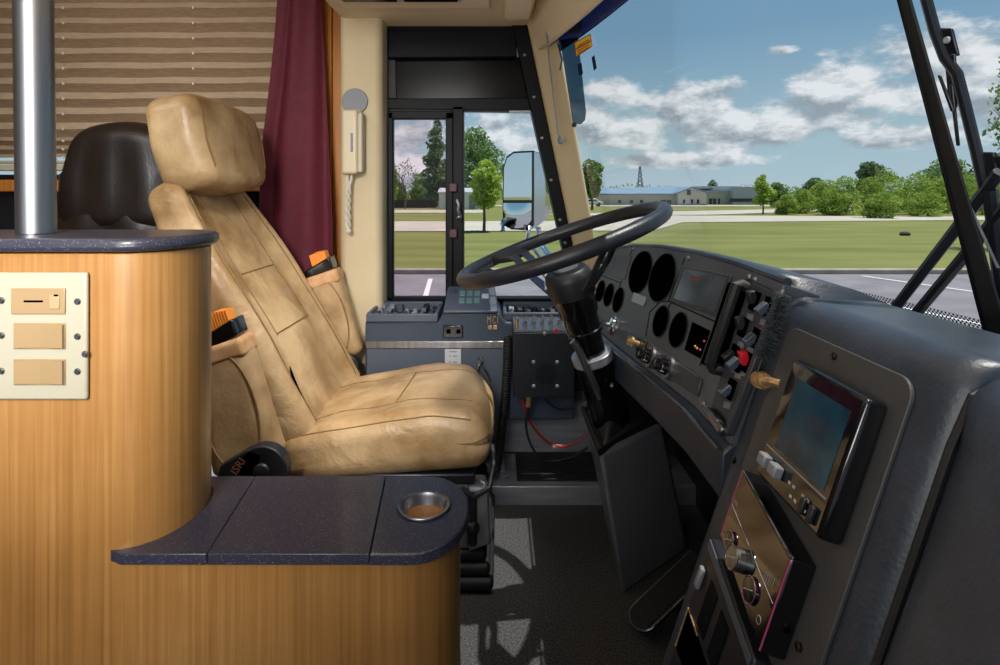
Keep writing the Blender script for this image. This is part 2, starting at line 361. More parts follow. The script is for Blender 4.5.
def tree(name, label, px, pytop, pybase, pycrown, wpx, Y, m, seed, n=3500, leaf=None, taper=0., cat='tree', group=None, bark='bark', blobs=9, shell=.5, trunk_r=None):
    base = V(((px-HX)/F*Y, Y, GZ)); zt = EYE-(pytop-HY)/F*Y; zc = EYE-(pycrown-HY)/F*Y; w = wpx/F*Y/2
    t = thing(name, base, label, cat, group)
    leaves(crown(base.x, Y, zc, zt, w, seed, blobs, taper), n, leaf or .006*Y*.55, seed, shell).build('foliage', m, t, smooth=0)
    r = trunk_r or max(.08, w*.06); mb = MB(); top = zc+(zt-zc)*.6
    mb.tube([(base.x, Y, GZ-.1), (base.x+.02*w, Y, (GZ+zc)/2), (base.x, Y, zc), (base.x+.05*w, Y, top)], [r*1.2, r, r*.85, r*.3], 8)
    rng = random.Random(seed)
    for k in range(6):
        a = rng.random()*6.28; z0 = zc+(top-zc)*rng.random()*.7
        mb.tube([(base.x, Y, z0), (base.x+math.cos(a)*w*.35, Y+math.sin(a)*w*.35, z0+w*.25), (base.x+math.cos(a)*w*.7, Y+math.sin(a)*w*.7, z0+w*.65)], [r*.45, r*.3, r*.1], 5)
    mb.build('trunk', M[bark], t); return t
# seen through the driver's side window
tree('young_tree', 'small lime green young tree on the lawn outside the side window', 484, 163, 232, 205, 44, 32, M['leaf_lime'], 3, 3600, .11, .25)
tree('broad_tree', 'broad mid green tree filling the right pane behind the lime tree', 478, 131, 208, 196, 66, 102, M['leaf_mid'], 4, 5200, .3, .15)
tree('tall_tree', 'tall ragged dark tree seen at the right of the sliding pane', 436, 119, 207, 202, 46, 97, M['leaf_dark'], 5, 4600, .27, .6, blobs=22)
tree('edge_tree', 'lime green tree cut off by the left edge of the sliding pane', 391, 158, 207, 203, 22, 98, M['leaf_lime'], 6, 2200, .26, .3)
tree('roadside_tree', 'loose pale green tree beside the pillar, left of the blue roof', 592, 163, 207, 196, 36, 80, M['leaf_mid'], 8, 2600, .26, .2)
t = thing('bare_tree', V(((405-HX)/F*86, 86, GZ)), 'leafless thin tree left of the tall ragged tree', 'tree'); mb = MB(); rng = random.Random(2)
def branch(p, d, l, r, k):
    q = p+d*l; mb.tube([p, (p+q)/2+V((rng.uniform(-.05,.05)*l, 0, 0)), q], [r, r*.8, r*.55], 5)
    if k: 
        for i in range(3): branch(q-d*l*rng.random()*.5, (d+V((rng.uniform(-.75,.75), rng.uniform(-.5,.5), rng.uniform(-.1,.35)))).normalized(), l*.62, r*.55, k-1)
branch(V(((405-HX)/F*86, 86, GZ)), V((0,0,1)), 3.6, .17, 5); mb.build('trunk', M['bark_grey'], t)
leaves([((405-HX)/F*86, 86, 4.0, 1.7, 1.5, 2.6)], 260, .16, 3).build('foliage', M['bark_grey'], t, smooth=0)
for i, (px, pt, w, sd) in enumerate([(418, 178, 26, 31), (399, 184, 20, 32), (452, 186, 30, 33), (515, 176, 26, 34), (540, 180, 30, 35)]):
    Y = 110+i*7; z = EYE-(pt-HY)/F*Y
    t = thing('distant_tree', V(((px-HX)/F*Y, Y, GZ)), ['low green tree beyond the dark fence, left of the tall tree', 'low tree at the foot of the bare tree', 'low tree behind the white shed', 'green tree behind the outside mirror head', 'green tree beyond the mirror beside the slanted window post'][i], 'tree', 'low trees behind the side window lawn')
    leaves(crown((px-HX)/F*Y, Y, GZ+.3, z, w/F*Y/2, sd, 6), 1300, .3, sd).build('foliage', M['leaf_mid'], t, smooth=0)
    MB().tube([((px-HX)/F*Y, Y, GZ-.1), ((px-HX)/F*Y, Y, z-1)], [.2, .08], 6).build('trunk', M['bark'], t)
mb = MB(); mb.bb((392-HX)/F*91, (436-HX)/F*91, 91, 91.3, GZ, GZ+1.3); 
for k in range(9): mb.bb((392+k*5.4-HX)/F*91-.08, (392+k*5.4-HX)/F*91+.08, 90.9, 91.35, GZ, GZ+1.45)
tag(mb.build('board_fence', M['fence_dark']), 'low dark board fence beyond the lawn in the sliding pane', 'fence')
t = thing('shed', V((-5.2, 84, GZ)), 'white metal shed behind the window mullion', 'shed')
x0, x1 = (439-HX)/F*84, (479-HX)/F*84; zt = EYE-(193-HY)/F*84
MB().bb(x0, x1, 84, 90, GZ, zt).build('wall', M['shed_white'], t)
MB().prism([(x0-.2, 83.8, zt), (x1+.2, 83.8, zt), (x1+.2, 87, zt+.7), (x0-.2, 87, zt+.7)], (0,0,.12)).build('roof', M['roof_grey'], t)
MB().bb(x1-1.5, x1-.6, 83.95, 84.05, GZ, GZ+2.0).build('door', M['grey'], t)
p = G(503, 231); t = thing('fire_hydrant', p, 'small blue fire hydrant on the lawn by the lime tree', 'hydrant')
MB().lathe([(.14,0),(.14,.06),(.1,.08),(.1,.5),(.13,.52),(.13,.56),(.09,.66),(.03,.74),(.03,.78)], p, n=12).build('barrel', M['hyd_blue'], t)
MB().cyl(p+V((-.2,0,.42)), p+V((.2,0,.42)), .05, 10).cyl(p+V((0,-.18,.42)), p+V((0,0,.42)), .06, 10).build('outlet', M['white'], t)
MB().sph(p+V((0,0,.78)), (.05,.05,.04)).build('cap', M['white'], t)
# buildings ahead
def bwin(t, rects, Y, m='window_dark'):
    for (a, b_, c, d) in rects: MB().bb((a-HX)/F*Y, (b_-HX)/F*Y, Y-.12, Y+.1, EYE-(d-HY)/F*Y, EYE-(c-HY)/F*Y).build('window', M[m], t)
Y = 118.; X = lambda px, YY=118.: (px-HX)/F*YY; Zy = lambda py, YY=118.: EYE-(py-HY)/F*YY
t = thing('long_building', V((X(650), Y, GZ)), 'long cream building with a blue metal roof and gabled end', 'building')
MB().bb(X(596), X(676), Y, Y+24, GZ, Zy(194)).build('wall', M['wall_cream'], t)
MB().prism([(X(675),Y-2,GZ),(X(703),Y-2,GZ),(X(703),Y-2,Zy(193)),(X(689),Y-2,Zy(187.2)),(X(675),Y-2,Zy(193))], (0,24,0)).build('gable', M['wall_cream'], t)
mb = MB(); mb.prism([(X(594),Y-1,Zy(195)),(X(677),Y-1,Zy(195)),(X(690),Y+8,Zy(187)),(X(602),Y+8,Zy(189.5))], (0,0,.3)); mb.prism([(X(674),Y-2.4,Zy(193.6)),(X(689),Y-2.4,Zy(187.6)),(X(689),Y-2.4,Zy(186.6)),(X(673),Y-2.4,Zy(192.8))], (0,25,0))
mb.prism([(X(704),Y-2.4,Zy(193.6)),(X(689),Y-2.4,Zy(187.6)),(X(689),Y-2.4,Zy(186.6)),(X(705),Y-2.4,Zy(192.8))], (0,25,0)).build('roof', M['roof_blue'], t)
bwin(t, [(661,666,200,206),(667,671,200,206),(655,659,201,205),(640,643,200,203),(630,633,200,203),(618,621,200,203)], Y-.05)
bwin(t, [(687,690.5,190,195),(683,685,199.5,203.5),(691,693,199.5,203.5),(697,699,199.5,203.5)], Y-2.05)
MB().bb(X(675), X(703.2), Y-2.2, Y-1.9, GZ, Zy(204)).build('base_trim', M['blue_trim'], t)
Y2 = 126.
t = thing('office_building', V((X(735,Y2), Y2, GZ)), 'low pale office building with a flat roof and ribbon window', 'building')
MB().bb(X(703,Y2), X(731,Y2), Y2, Y2+20, GZ, Zy(192,Y2)).build('wall', M['wall_tan'], t)
MB().bb(X(729,Y2), X(760,Y2), Y2-2, Y2+20, GZ, Zy(187,Y2)).build('wall', M['roof_grey'], t)
MB().bb(X(702,Y2), X(731,Y2), Y2-.4, Y2+20, Zy(192.4,Y2), Zy(190.6,Y2)).build('roof', M['roof_grey'], t)
MB().bb(X(718,Y2), X(758,Y2), Y2+10, Y2+20, Zy(188,Y2), Zy(185.5,Y2)).build('roof', M['roof_grey'], t)
bwin(t, [(729.5,757,198.5,202)], Y2-2); bwin(t, [(709,712,198.5,206),(713,716,198.5,206),(718,720,198.5,206)], Y2)
tl_ = [(-150+i*13+random.random()*6, 250+random.random()*12, GZ+1.5, 10+4*random.random(), 5, 3.2+2.8*random.random()) for i in range(34)]
tag(leaves(tl_, 9000, .55, 77, .6).build('treeline', M['leaf_mid'], smooth=0), 'hazy low treeline along the horizon behind the buildings', 'trees', None, 'stuff')
p = V((X(591, 104), 104, GZ)); t = thing('car', p, 'white car parked in front of the blue roofed building', 'car')
mb = MB(); prof = [(-2.1,.35),(-2.05,.8),(-1.3,.92),(-.75,1.38),(.75,1.4),(1.35,.95),(2.1,.85),(2.15,.35)]
mb.prism([(p.x+a, 103.1, GZ+b_) for a, b_ in prof], (0,1.7,0)); mb.build('body', M['car_white'], t, bevel=.08)
MB().prism([(p.x-1.15, 103.08, GZ+.95),(p.x-.7,103.08,GZ+1.32),(p.x+.7,103.08,GZ+1.33),(p.x+1.2,103.08,GZ+.95)], (0,1.74,0)).build('window', M['window_dark'], t)
for a in (-1.3, 1.3):
    for yy in (103.0, 104.6): MB().cyl((p.x+a, yy, GZ+.33), (p.x+a, yy+.25, GZ+.33), .33, 16).build('wheel', M['rubber'], t)
p = V((X(790,100), 100, GZ)); t = thing('utility_box', p, 'dark green utility box beside the far driveway by the bushes', 'utility box')
MB().bb(p.x-1.0, p.x+1.0, 99.5, 100.5, GZ+.1, GZ+1.3).build('cabinet', M['fence_dark'], t, bevel=.08); MB().bb(p.x-1.1, p.x+1.1, 99.4, 100.6, GZ, GZ+.1).build('base', M['curb'], t)
# lattice tower
p = V((X(640, 220), 220, GZ)); t = thing('lattice_tower', p, 'thin lattice pylon rising behind the blue roof', 'tower'); mb = MB(); ht = Zy(166.5, 220)
for sx, sy in ((-1,-1),(1,-1),(1,1),(-1,1)): mb.tube([(p.x+sx*1.9, 220+sy*1.9, GZ), (p.x+sx*.5, 220+sy*.5, ht*.6), (p.x+sx*.25, 220+sy*.25, ht)], .14, 5)
for k in range(8):
    a = k/8; b_ = (k+1)/8; wa = 1.9-1.6*a; wb = 1.9-1.6*b_; za = GZ+(ht-GZ)*a; zb = GZ+(ht-GZ)*b_
    for y_ in (-1, 1): mb.tube([(p.x-wa, 220+y_*wa, za), (p.x+wb, 220+y_*wb, zb)], .09, 4).tube([(p.x+wa, 220+y_*wa, za), (p.x-wb, 220+y_*wb, zb)], .09, 4)
mb.build('frame', M['grey'], t)
# trees and bushes ahead, right of the buildings
tree('young_tree', 'small slender green tree beside the far road, left of the bushes', 763, 177, 213, 203, 26, 62, M['leaf_lime'], 11, 1700, .17, .35)
tree('shade_tree', 'rounded olive tree behind the slender roadside tree', 778, 184, 207, 204, 24, 96, M['leaf_mid'], 12, 1500, .25)
tree('shade_tree', 'dark round tree rising above the middle of the bushes', 871, 164, 214, 192, 42, 84, M['leaf_dark'], 13, 3000, .25, .1)
tree('shade_tree', 'low dark tree at the left end of the bushes', 812, 180, 210, 206, 34, 82, M['leaf_dark'], 14, 2000, .25)
tree('shade_tree', 'green tree above the right end of the bushes beside the wiper', 945, 164, 214, 205, 80, 76, M['leaf_mid'], 15, 3800, .24)
tree('shade_tree', 'dark tree beyond the wiper blade at the right edge', 1010, 158, 216, 206, 90, 80, M['leaf_dark'], 16, 3000, .24)
tree('distant_tree', 'dark tree just above the office roof', 711, 181.5, 203, 200, 16, 150, M['leaf_dark'], 17, 700, .35)
tree('roadside_tree', 'near tree whose branch tips enter at the right edge of the windscreen', 1022, 60, 240, 150, 76, 22, M['leaf_mid'], 18, 900, .10, 0, blobs=7, shell=.3)
blist = [(786,206,24,4),(800,200,34,5),(822,192,36,6),(845,188,40,6),(870,190,38,6),(893,183,40,7),(918,186,44,7),(942,188,44,7),(966,186,46,7),(992,188,48,7),(1020,188,48,7),(836,202,34,4),(880,203,40,4),(928,203,44,4)]
for i, (px, pt, w, _) in enumerate(blist):
    Y = (51 if i > 10 else 61)+(i%3)*4.0; z = EYE-(pt-9-HY)/F*Y; x = (px-HX)/F*Y; r = w/F*Y/2*1.1
    t = thing('bush', V((x, Y, GZ)), 'bright green rounded bush in the thicket behind the lawn, ahead of the bus', 'bush', 'bushes ahead of the windscreen')
    t['label'] = ['lowest bush at the left tip of the thicket', 'second bush from the left tip of the thicket', 'third bush from the left in the back row', 'bush left of the dark round tree', 'bush right below the dark round tree', 'tall bush right of the dark round tree', 'bush in the back row left of the wiper, under the broad green tree', 'bush just left of the wiper blade', 'bush seen behind the wiper blade', 'bush between the wiper blade and its arm', 'bush at the right edge behind the wiper arm', 'low bush in front row, nearest the road at the left', 'low bush in front row, middle one', 'low bush in front row, nearest the wiper'][i]+', bright green'
    leaves(crown(x, Y, GZ+.1, z, r, 40+i, 7), 3000, .12, 40+i, .6).build('foliage', M['leaf_bush'], t, smooth=0)
    MB().tube([(x, Y, GZ-.1), (x, Y, GZ+(z-GZ)*.7)], [.12, .03], 6).tube([(x, Y, GZ), (x+r*.4, Y, GZ+(z-GZ)*.6)], [.08, .02], 5).build('stem', M['bark'], t)
p = G(905, 235); t = tag(MB().sph(p+V((0,0,.05)), (.28,.2,.14)).build('drain_cover', M['fence_dark']), 'small dark lump lying on the lawn in front of the bushes', 'stone')

# ------------------------------------------------------------------ bus shell
def pp(mb, pts, y, d): return mb.prism([P(a, b_, y) for a, b_ in pts], (0, d, 0))
mb = MB(); mb.bb(-3.2, .64, -1.4, 1.716, -.06, 0); struct(mb.build('floor', M['carpet'], keep=True))
mb = MB()
mb.bb(-3.2, -.80, 2.05, 2.12, 0, .965).bb(-3.2, -.80, 2.05, 2.12, 1.80, 1.92).bb(-3.2, -2.6, 2.05, 2.12, .965, 1.8).bb(-.80, -.42, 2.05, 2.12, 0, 1.92).bb(-.42, .64, 2.05, 2.12, -.06, .56).bb(-.42, .30, 2.05, 2.12, 1.56, 1.92)
struct(mb.build('wall_left', M['black_metal'], keep=True))
mb = MB(); mb.bb(-3.2, .12, -1.4, 2.1, 1.86, 1.92).bb(.12, .30, -1.4, 2.1, 1.875, 1.92); struct(mb.build('ceiling', M['beige_ceiling'], keep=True))
mb = MB(); mb.bb(-3.26, -3.2, -1.4, 2.1, 0, 1.9); struct(mb.build('wall_rear', M['wood'], keep=True))
# wooden strips between blind and post, sill under the blind
mb = MB(); mb.bb(-.665, -.598, 1.985, 2.05, .0, 1.80); mb.bb(-.597, -.545, 1.995, 2.05, .0, 1.80); struct(mb.build('trim_1', M['wood_orange'], keep=True, bevel=.003))
mb = MB(); mb.bb(-3.2, -.667, 1.945, 2.05, .962, 1.003); struct(mb.build('trim_2', M['wood_orange'], keep=True, bevel=.004))
mb = MB(); mb.bb(-3.2, -.667, 1.97, 2.05, 1.004, 1.022); struct(mb.build('trim_3', M['black_gloss'], keep=True, bevel=.003))
# padded beige post with rounded corners
mb = MB(); mb.rbox(((-.543-.402)/2, 1.965, .80), (.0725, .075, .80), .028, n=4); struct(mb.build('trim_4', M['beige'], keep=True))
# slanting corner pillar
mb = MB(); mb.loft([[V((.285,1.90,.60)),V((.37,1.87,.60)),V((.38,2.0,.60)),V((.26,2.03,.60))], [V((.262,1.96,.75)),V((.330,1.885,.75)),V((.345,2.0,.75)),V((.262,2.03,.75))], [V((.092,1.965,1.57)),V((.180,1.885,1.57)),V((.20,2.0,1.57)),V((.095,2.03,1.57))]])
struct(mb.build('trim_5', M['beige'], keep=True, bevel=.012, seg=3))
# driver's side window
w1 = thing('window_1', V((-.1, 2.0, .57)), None, None, None, 'structure')
def inx(py): return 512+(py-26)*(51/224)       # inner edge of slanted member
def oux(py): return 527+(py-26)*(47/224)
mb = MB(); Yf = 1.985
pp(mb, [(382,26),(387.5,26),(387.5,304),(382,304)], Yf, .06); pp(mb, [(382,98.5),(inx(98),97.5),(inx(112),111),(382,109)], Yf, .06)
pp(mb, [(382,298.5),(600,298.5),(600,306),(382,306)], Yf, .06); pp(mb, [(382,24),(530,23),(530,30),(382,31)], Yf, .06)
pp(mb, [(inx(24),24),(oux(24),24),(oux(306),306),(inx(306),306)], Yf-.012, .075); pp(mb, [(452.5,106),(463.5,106),(463.5,304),(452.5,304)], Yf, .06)
mb.build('window_frame', M['frame'], w1, bevel=.003)
mb = MB()
for poly in ([(388,112),(393,112),(393,301),(388,301)], [(445.5,112),(453,112),(453,301),(445.5,301)], [(388,111),(453,111),(453,119),(388,119)], [(388,297.5),(453,297.5),(453,302),(388,302)]): pp(mb, poly, 1.975, .03)
mb.build('sliding_sash', M['frame'], w1, bevel=.003)
mb = MB(); pp(mb, [(393,119),(446,119),(446,298),(393,298)], 1.995, .004); mb.build('sliding_pane', M['glass_pink'], w1)
mb = MB(); pp(mb, [(463,112),(inx(112),112),(inx(299),299),(463,299)], 2.02, .004); mb.build('fixed_pane', M['glass'], w1)
mb = MB(); pp(mb, [(387,58),(inx(58)-1,57),(inx(98),98.5),(387,99)], 2.01, .01); mb.build('transom_pane', M['dark_glass'], w1)
mb = MB(); pp(mb, [(387.5,30),(inx(30)+2,29),(inx(58)-2,57),(387.5,58)], 1.975, .02); mb.build('roller_shade', M['frame'], w1, bevel=.004)
mb = MB(); pp(mb, [(386,60),(395,60),(396,98),(386,98)], 2.0, .006); mb.build('shade_guide', mat('olive_strip', S(44,44,42), .6), w1)
mb = MB(); pp(mb, [(inx(111)-22,110.5),(inx(111)-1,110.5),(inx(111)-1,112.5),(inx(111)-22,112.5)], 1.98, .01); mb.build('catch', M['ltgrey'], w1)
mb = MB()
for (a, b_) in ((449, 183), (449, 229)): pp(mb, [(a,b_),(a+8,b_),(a+8,b_+9),(a,b_+9)], 1.962, .014)
mb.build('latch_block', mat('maroon_latch', S(70,30,40), .5), w1, bevel=.003)
mb = MB(); mb.tube([P(457,200,1.965), P(459,205,1.955), P(458,210,1.955), P(460,215,1.955), P(459,219,1.965)], .006, 6).sph(P(459,217,1.952), .01); mb.build('latch_lever', M['steel'], w1)
for (a, b_) in ((386,62),(384.5,170),(384.5,282),(524.5,55),(534,97),(542,138),(551,180),(560,220),(565,243)):
    MB().lathe([(.006,0),(.006,.002),(.003,.004)], P(a, b_, 1.972), (0,-1,0), 8).build('screw', M['steel'], w1)
# windscreen: bowed glass, blue band at the top, dotted edge at the bottom
def Xw(y, z): return .58-.08*max(0, y-.2)**2-.21*(z-.76)
w2 = thing('window_2', V((.5, .7, .74)), None, None, None, 'structure')
MB().grid(lambda u, v: V((Xw(-1.3+3.2*u, .74+.86*v), -1.3+3.2*u, .74+.86*v)), 32, 6).build('pane', M['glass'], w2)
def topband(y): return 1.50-.02*(1.9-y) if y > 1.0 else 1.47
MB().grid(lambda u, v: V((Xw(-1.3+3.2*u, 1.435+.165*v)-.004, -1.3+3.2*u, 1.435+.165*v)), 32, 3).build('tint_band', M['tintband'], w2)
MB().grid(lambda u, v: V((Xw(-1.3+3.0*u, .745+.062*v)-.003, -1.3+3.0*u, .745+.062*v)), 30, 2).build('dotted_edge', M['frit'], w2)
# header trim along the top of the windscreen
mb = MB(); rings = []
for k in range(17):
    y = 1.97-3.2*k/16; x = Xw(y, 1.50)
    rings.append([V((x-.045, y, 1.452)), V((x-.030, y, 1.452)), V((x-.002, y, 1.60)), V((x-.02, y, 1.90)), V((x-.16, y, 1.90)), V((x-.10, y, 1.60))])
mb.loft(rings); struct(mb.build('trim_6', M['beige_ceiling'], keep=True, bevel=.006))
# overhead locker above the driver's window
t = thing('overhead_locker', V((-.2, 1.7, 1.546)), 'beige moulded overhead locker above the driver\'s side window', 'locker')
mb = MB(); mb.rbox((-.22, 1.62, 1.70), (.335, .40, .152), .035, n=4, deform=lambda p: V((p[0], p[1], p[2]))); mb.build('body', M['beige_ceiling'], t)
mb = MB(); mb.bb(-.50, -.03, 1.40, 1.765, 1.536, 1.549); mb.build('raised_panel', M['beige_ceiling'], t, bevel=.005, seg=3)
mb = MB(); mb.bb(-.475, -.115, 1.45, 1.675, 1.527, 1.538); mb.build('display_frame', M['ltgrey'], t, bevel=.003)
for a in (-.29, .0): MB().bb(-.465+(.29+a)*.62, -.305+(.29+a)*.62, 1.46, 1.667, 1.5235, 1.528).build('dark_lens', M['dark_glass'], t, bevel=.003)
mb = MB(); mb.rbox((.055, 1.62, 1.532), (.042, .18, .022), .014, n=3); mb.build('moulding', M['beige_ceiling'], t)

# ------------------------------------------------------------------ blind, curtain, intercom
t = thing('pleated_blind', V((-1.7, 1.98, 1.02)), 'tan pleated window blind behind the steel pole and seats', 'blind')
mb = MB(); nz_ = 46; rows = []
z0, z1 = 1.075, 1.80; k = 0; z = z1
pitch = .0268; rows = []
while z > z0: rows.append((z, 1.985 if k % 2 else 2.012)); z -= pitch if z > 1.16 else pitch*.55; k += 1
vs = []
for i, (zz, yy) in enumerate(rows):
    for j in range(41): vs.append((-2.6+1.86*j/40, yy+.0015*math.sin(j*1.7+i), zz+.0012*math.sin(j*.9+i*.7)+(.006*(j/40-.5))))
fs = [(i*41+j, i*41+j+1, (i+1)*41+j+1, (i+1)*41+j) for i in range(len(rows)-1) for j in range(40)]
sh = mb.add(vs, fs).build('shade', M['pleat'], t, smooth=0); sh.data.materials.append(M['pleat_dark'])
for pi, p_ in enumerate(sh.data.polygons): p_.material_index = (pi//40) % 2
MB().bb(-2.6, -.74, 1.975, 2.02, 1.036, 1.058).bb(-2.6, -.74, 1.980, 2.015, 1.062, 1.072).build('bottom_rail', M['cream'], t, bevel=.004)
for cx in (-1.545, -1.085):
    mb = MB()
    for i, (zz, yy) in enumerate(rows):
        if yy < 2.0: mb.bb(cx-.0022, cx+.0022, 1.978, 1.984, zz-.0045, zz+.0035)  # white bits paint the daylight showing through the cord holes
    mb.build('cord', M['white'], t)
tag(MB().bb(-1.62, -1.56, 1.948, 1.966, 1.0035, 1.024).build('clip', M['steel'], bevel=.003), 'small metal clip on the wooden sill beside the steel pole', 'clip')
struct(MB().bb(-2.6, -.80, 2.06, 2.065, .965, 1.8).build('window_3', M['glass'], keep=True))
# curtain
def cur(u, v):                         # u across, v down
    x0 = -.745-.075*min(1, v*1.7)+.01*math.sin(v*5); x1 = -.618+.052*min(1, v*1.3); 
    x = x0+(x1-x0)*u; a = 7.5*u+.8*math.sin(v*2.2)
    y = 1.893+.020*math.sin(a)*(.7+.3*v)+.006*math.sin(2.3*a+1+v*3)+.006*v
    return V((x+.006*math.sin(a*1.3), y, 1.83-v*1.25))
t = tag(MB().grid(cur, 70, 30).build('curtain', M['maroon'], solid=.002, smooth=180), 'maroon fabric curtain gathered beside the blind and the beige post', 'curtain')
# intercom handset with twisted cord, round cover plate above
MB_ = MB(); MB_.lathe([(.044,0),(.044,.004),(.042,.006)], P(355,101.5,1.889), (0,-1,0), 32); tag(MB_.build('cover_plate', M['grey']), 'round grey cover plate on the beige post above the handset', 'cover plate')
t = thing('intercom_handset', P(353,175,1.87), 'cream wall handset with twisted cord on the beige post', 'handset')
mb = MB(); mb.rbox(P(352,142,1.868), (.034,.018,.108), .012, n=3); mb.build('cradle', M['cream'], t)
mb = MB(); mb.rbox(P(350.5,142,1.842), (.026,.014,.106), .010, n=3); mb.build('receiver', mat('cream_receiver', S(204,188,156), .4), t)
mb = MB(); mb.rbox(P(361.5,143,1.856), (.008,.022,.098), .006, n=2); mb.build('side_flange', M['cream'], t)
mb = MB(); mb.bb(P(352,142,1.83).x-.004, P(352,142,1.83).x+.004, 1.826, 1.829, P(352,152,1.83).z, P(352,133,1.83).z); mb.build('slot', M['grey'], t)
mb = MB()
for ph in (0, math.pi):
    pts = []
    for i in range(60):
        q = i/59; py = 175+57*q; amp = .006*min(1, q*3)
        c = P(349.5-1.5*math.sin(q*2.2), py, 1.85); pts.append(c+V((math.cos(q*22+ph)*amp+(.006*math.cos(ph) if q < .15 else .006*math.cos(ph)*max(0, 1-(q-.15)*8)), math.sin(q*22+ph)*amp, 0)))
    mb.tube(pts, .0042, 6)
mb.sph(P(348.5, 231, 1.85), .010); mb.build('cord', M['dirtywhite'], t)

# ------------------------------------------------------------------ wooden half wall with counters
YF, YB = .725, .91
def endcap(x0, xr, y0, y1, z, n=20, inset=0):      # plan outline: straight sides, half-round right end
    cy = (y0+y1)/2; pts = [V((-1.6, y1, z)), V((-1.6, y0, z))]
    for k in range(n+1):
        a = -math.pi/2+math.pi*k/n; pts.append(V((x0+(xr-x0)*math.cos(a), cy+(y1-y0)/2*math.sin(a), z)))
    return pts
t = thing('half_wall', V((-.6, .8, 0)), 'honey coloured wooden half wall beside the driver\'s seat, with a lower rounded end', 'partition')
MB().prism(endcap(-.505, -.436, YF, YB, 0), (0,0,.874)).build('upper_panel', M['wood'], t, bevel=.002)
MB().prism([p if p.x > -1 else V((-.5052, p.y, p.z)) for p in endcap(-.125, -.058, YF, YB, 0)], (0,0,.4755)).build('lower_panel', M['wood'], t, bevel=.002)
tag(MB().prism(endcap(-.497, -.426, YF-.008, YB+.008, .876), (0,0,.018)).build('countertop', M['granite'], bevel=.007, seg=4), 'dark speckled ledge on the tall half wall, under the steel pole', 'countertop')
# lower counter: three slabs with seams, opening for the cup holder
t = thing('console_top', V((-.3, .81, .470)), 'dark speckled lower counter with a cup holder beside the driver\'s seat', 'countertop')
y0, y1 = YF-.008, YB+.006
full = endcap(-.115, -.046, y0, y1, .4705, 26)
cy = (y0+y1)/2
def slab(x0, x1, name='slab'):
    MB().prism([V((x0[0], y0, .476)), V((x1[0], y0, .476)), V((x1[1], y1, .476)), V((x0[1], y1, .476))], (0,0,.0145)).build(name, M['granite'], t, bevel=.0012, seg=2)
s1 = (-.3755, -.400); s2 = (-.167, -.187); g = .0006
# left slab hugs the rounded upper wall: starts where the wall ends
mb = MB(); poly = [V((-.487, y0, .4705)), V((s1[0]-g, y0, .4705)), V((s1[1]-g, y1, .4705)), V((-.49, y1, .4705))]
for k in range(15):
    a = math.pi/2-math.pi*k/14; poly.append(V((-.505+.071*math.cos(a), (YF+YB)/2+(YB-YF)/2*math.sin(a)*.995, .4705)))
mb.prism([p+V((0,0,.0055)) for p in poly], (0,0,.0145)).build('slab', M['granite'], t, bevel=.0012, seg=2)
slab((s1[0]+g, s1[1]+g), (s2[0]-g, s2[1]-g))
cc = PZ(424, 507, .49); hole = .0345
outer = [V((s2[1]+g, y1, 0)), V((s2[0]+g, y0, 0))]+[V((p.x, p.y, 0)) for p in full[2:]]
# ring-shaped slab round the cup opening
def ringfill(outer, c, r, z0, z1):
    n = 96; mb = MB(); angs = sorted([2*math.pi*k/n for k in range(n)]+[math.atan2((p-c).y,(p-c).x) % (2*math.pi) for p in outer[:2]]); O = []
    for a in angs:
        d = V((math.cos(a), math.sin(a), 0)); best = None
        for i in range(len(outer)):
            A = outer[i]-c; B = outer[(i+1)%len(outer)]-c; e = B-A; den = d.x*e.y-d.y*e.x
            if abs(den) < 1e-9: continue
            tt = (A.x*e.y-A.y*e.x)/den; ss = (A.x*d.y-A.y*d.x)/den
            if tt > 0 and -1e-6 <= ss <= 1+1e-6 and (best is None or tt < best): best = tt
        O.append(c+d*best)
    R = [[], [], [], [], []]
    for a, o in zip(angs, O):
        i = c+V((math.cos(a), math.sin(a), 0))*r; d = (o-c); dn = d.normalized()
        R[0].append(V((i.x, i.y, z0))); R[1].append(V((i.x, i.y, z1))); q = o-dn*.002; R[2].append(V((q.x, q.y, z1))); R[3].append(V((o.x, o.y, z1-.002))); R[4].append(V((o.x, o.y, z0)))
    return mb.loft(R+[R[0]], True, False)
c0 = V((cc.x, cc.y, 0))
ringfill(outer, c0, hole+.001, .476, .4905).build('slab', M['granite'], t)
MB().lathe([(hole+.005,.0215),(hole+.0035,.0235),(hole,.0225),(hole-.002,.018),(hole-.003,-.055),(hole-.006,-.060),(.001,-.060)], V((cc.x, cc.y, .4705)), n=48, caps=False).build('cup_holder', M['steel'], t, solid=.0008)
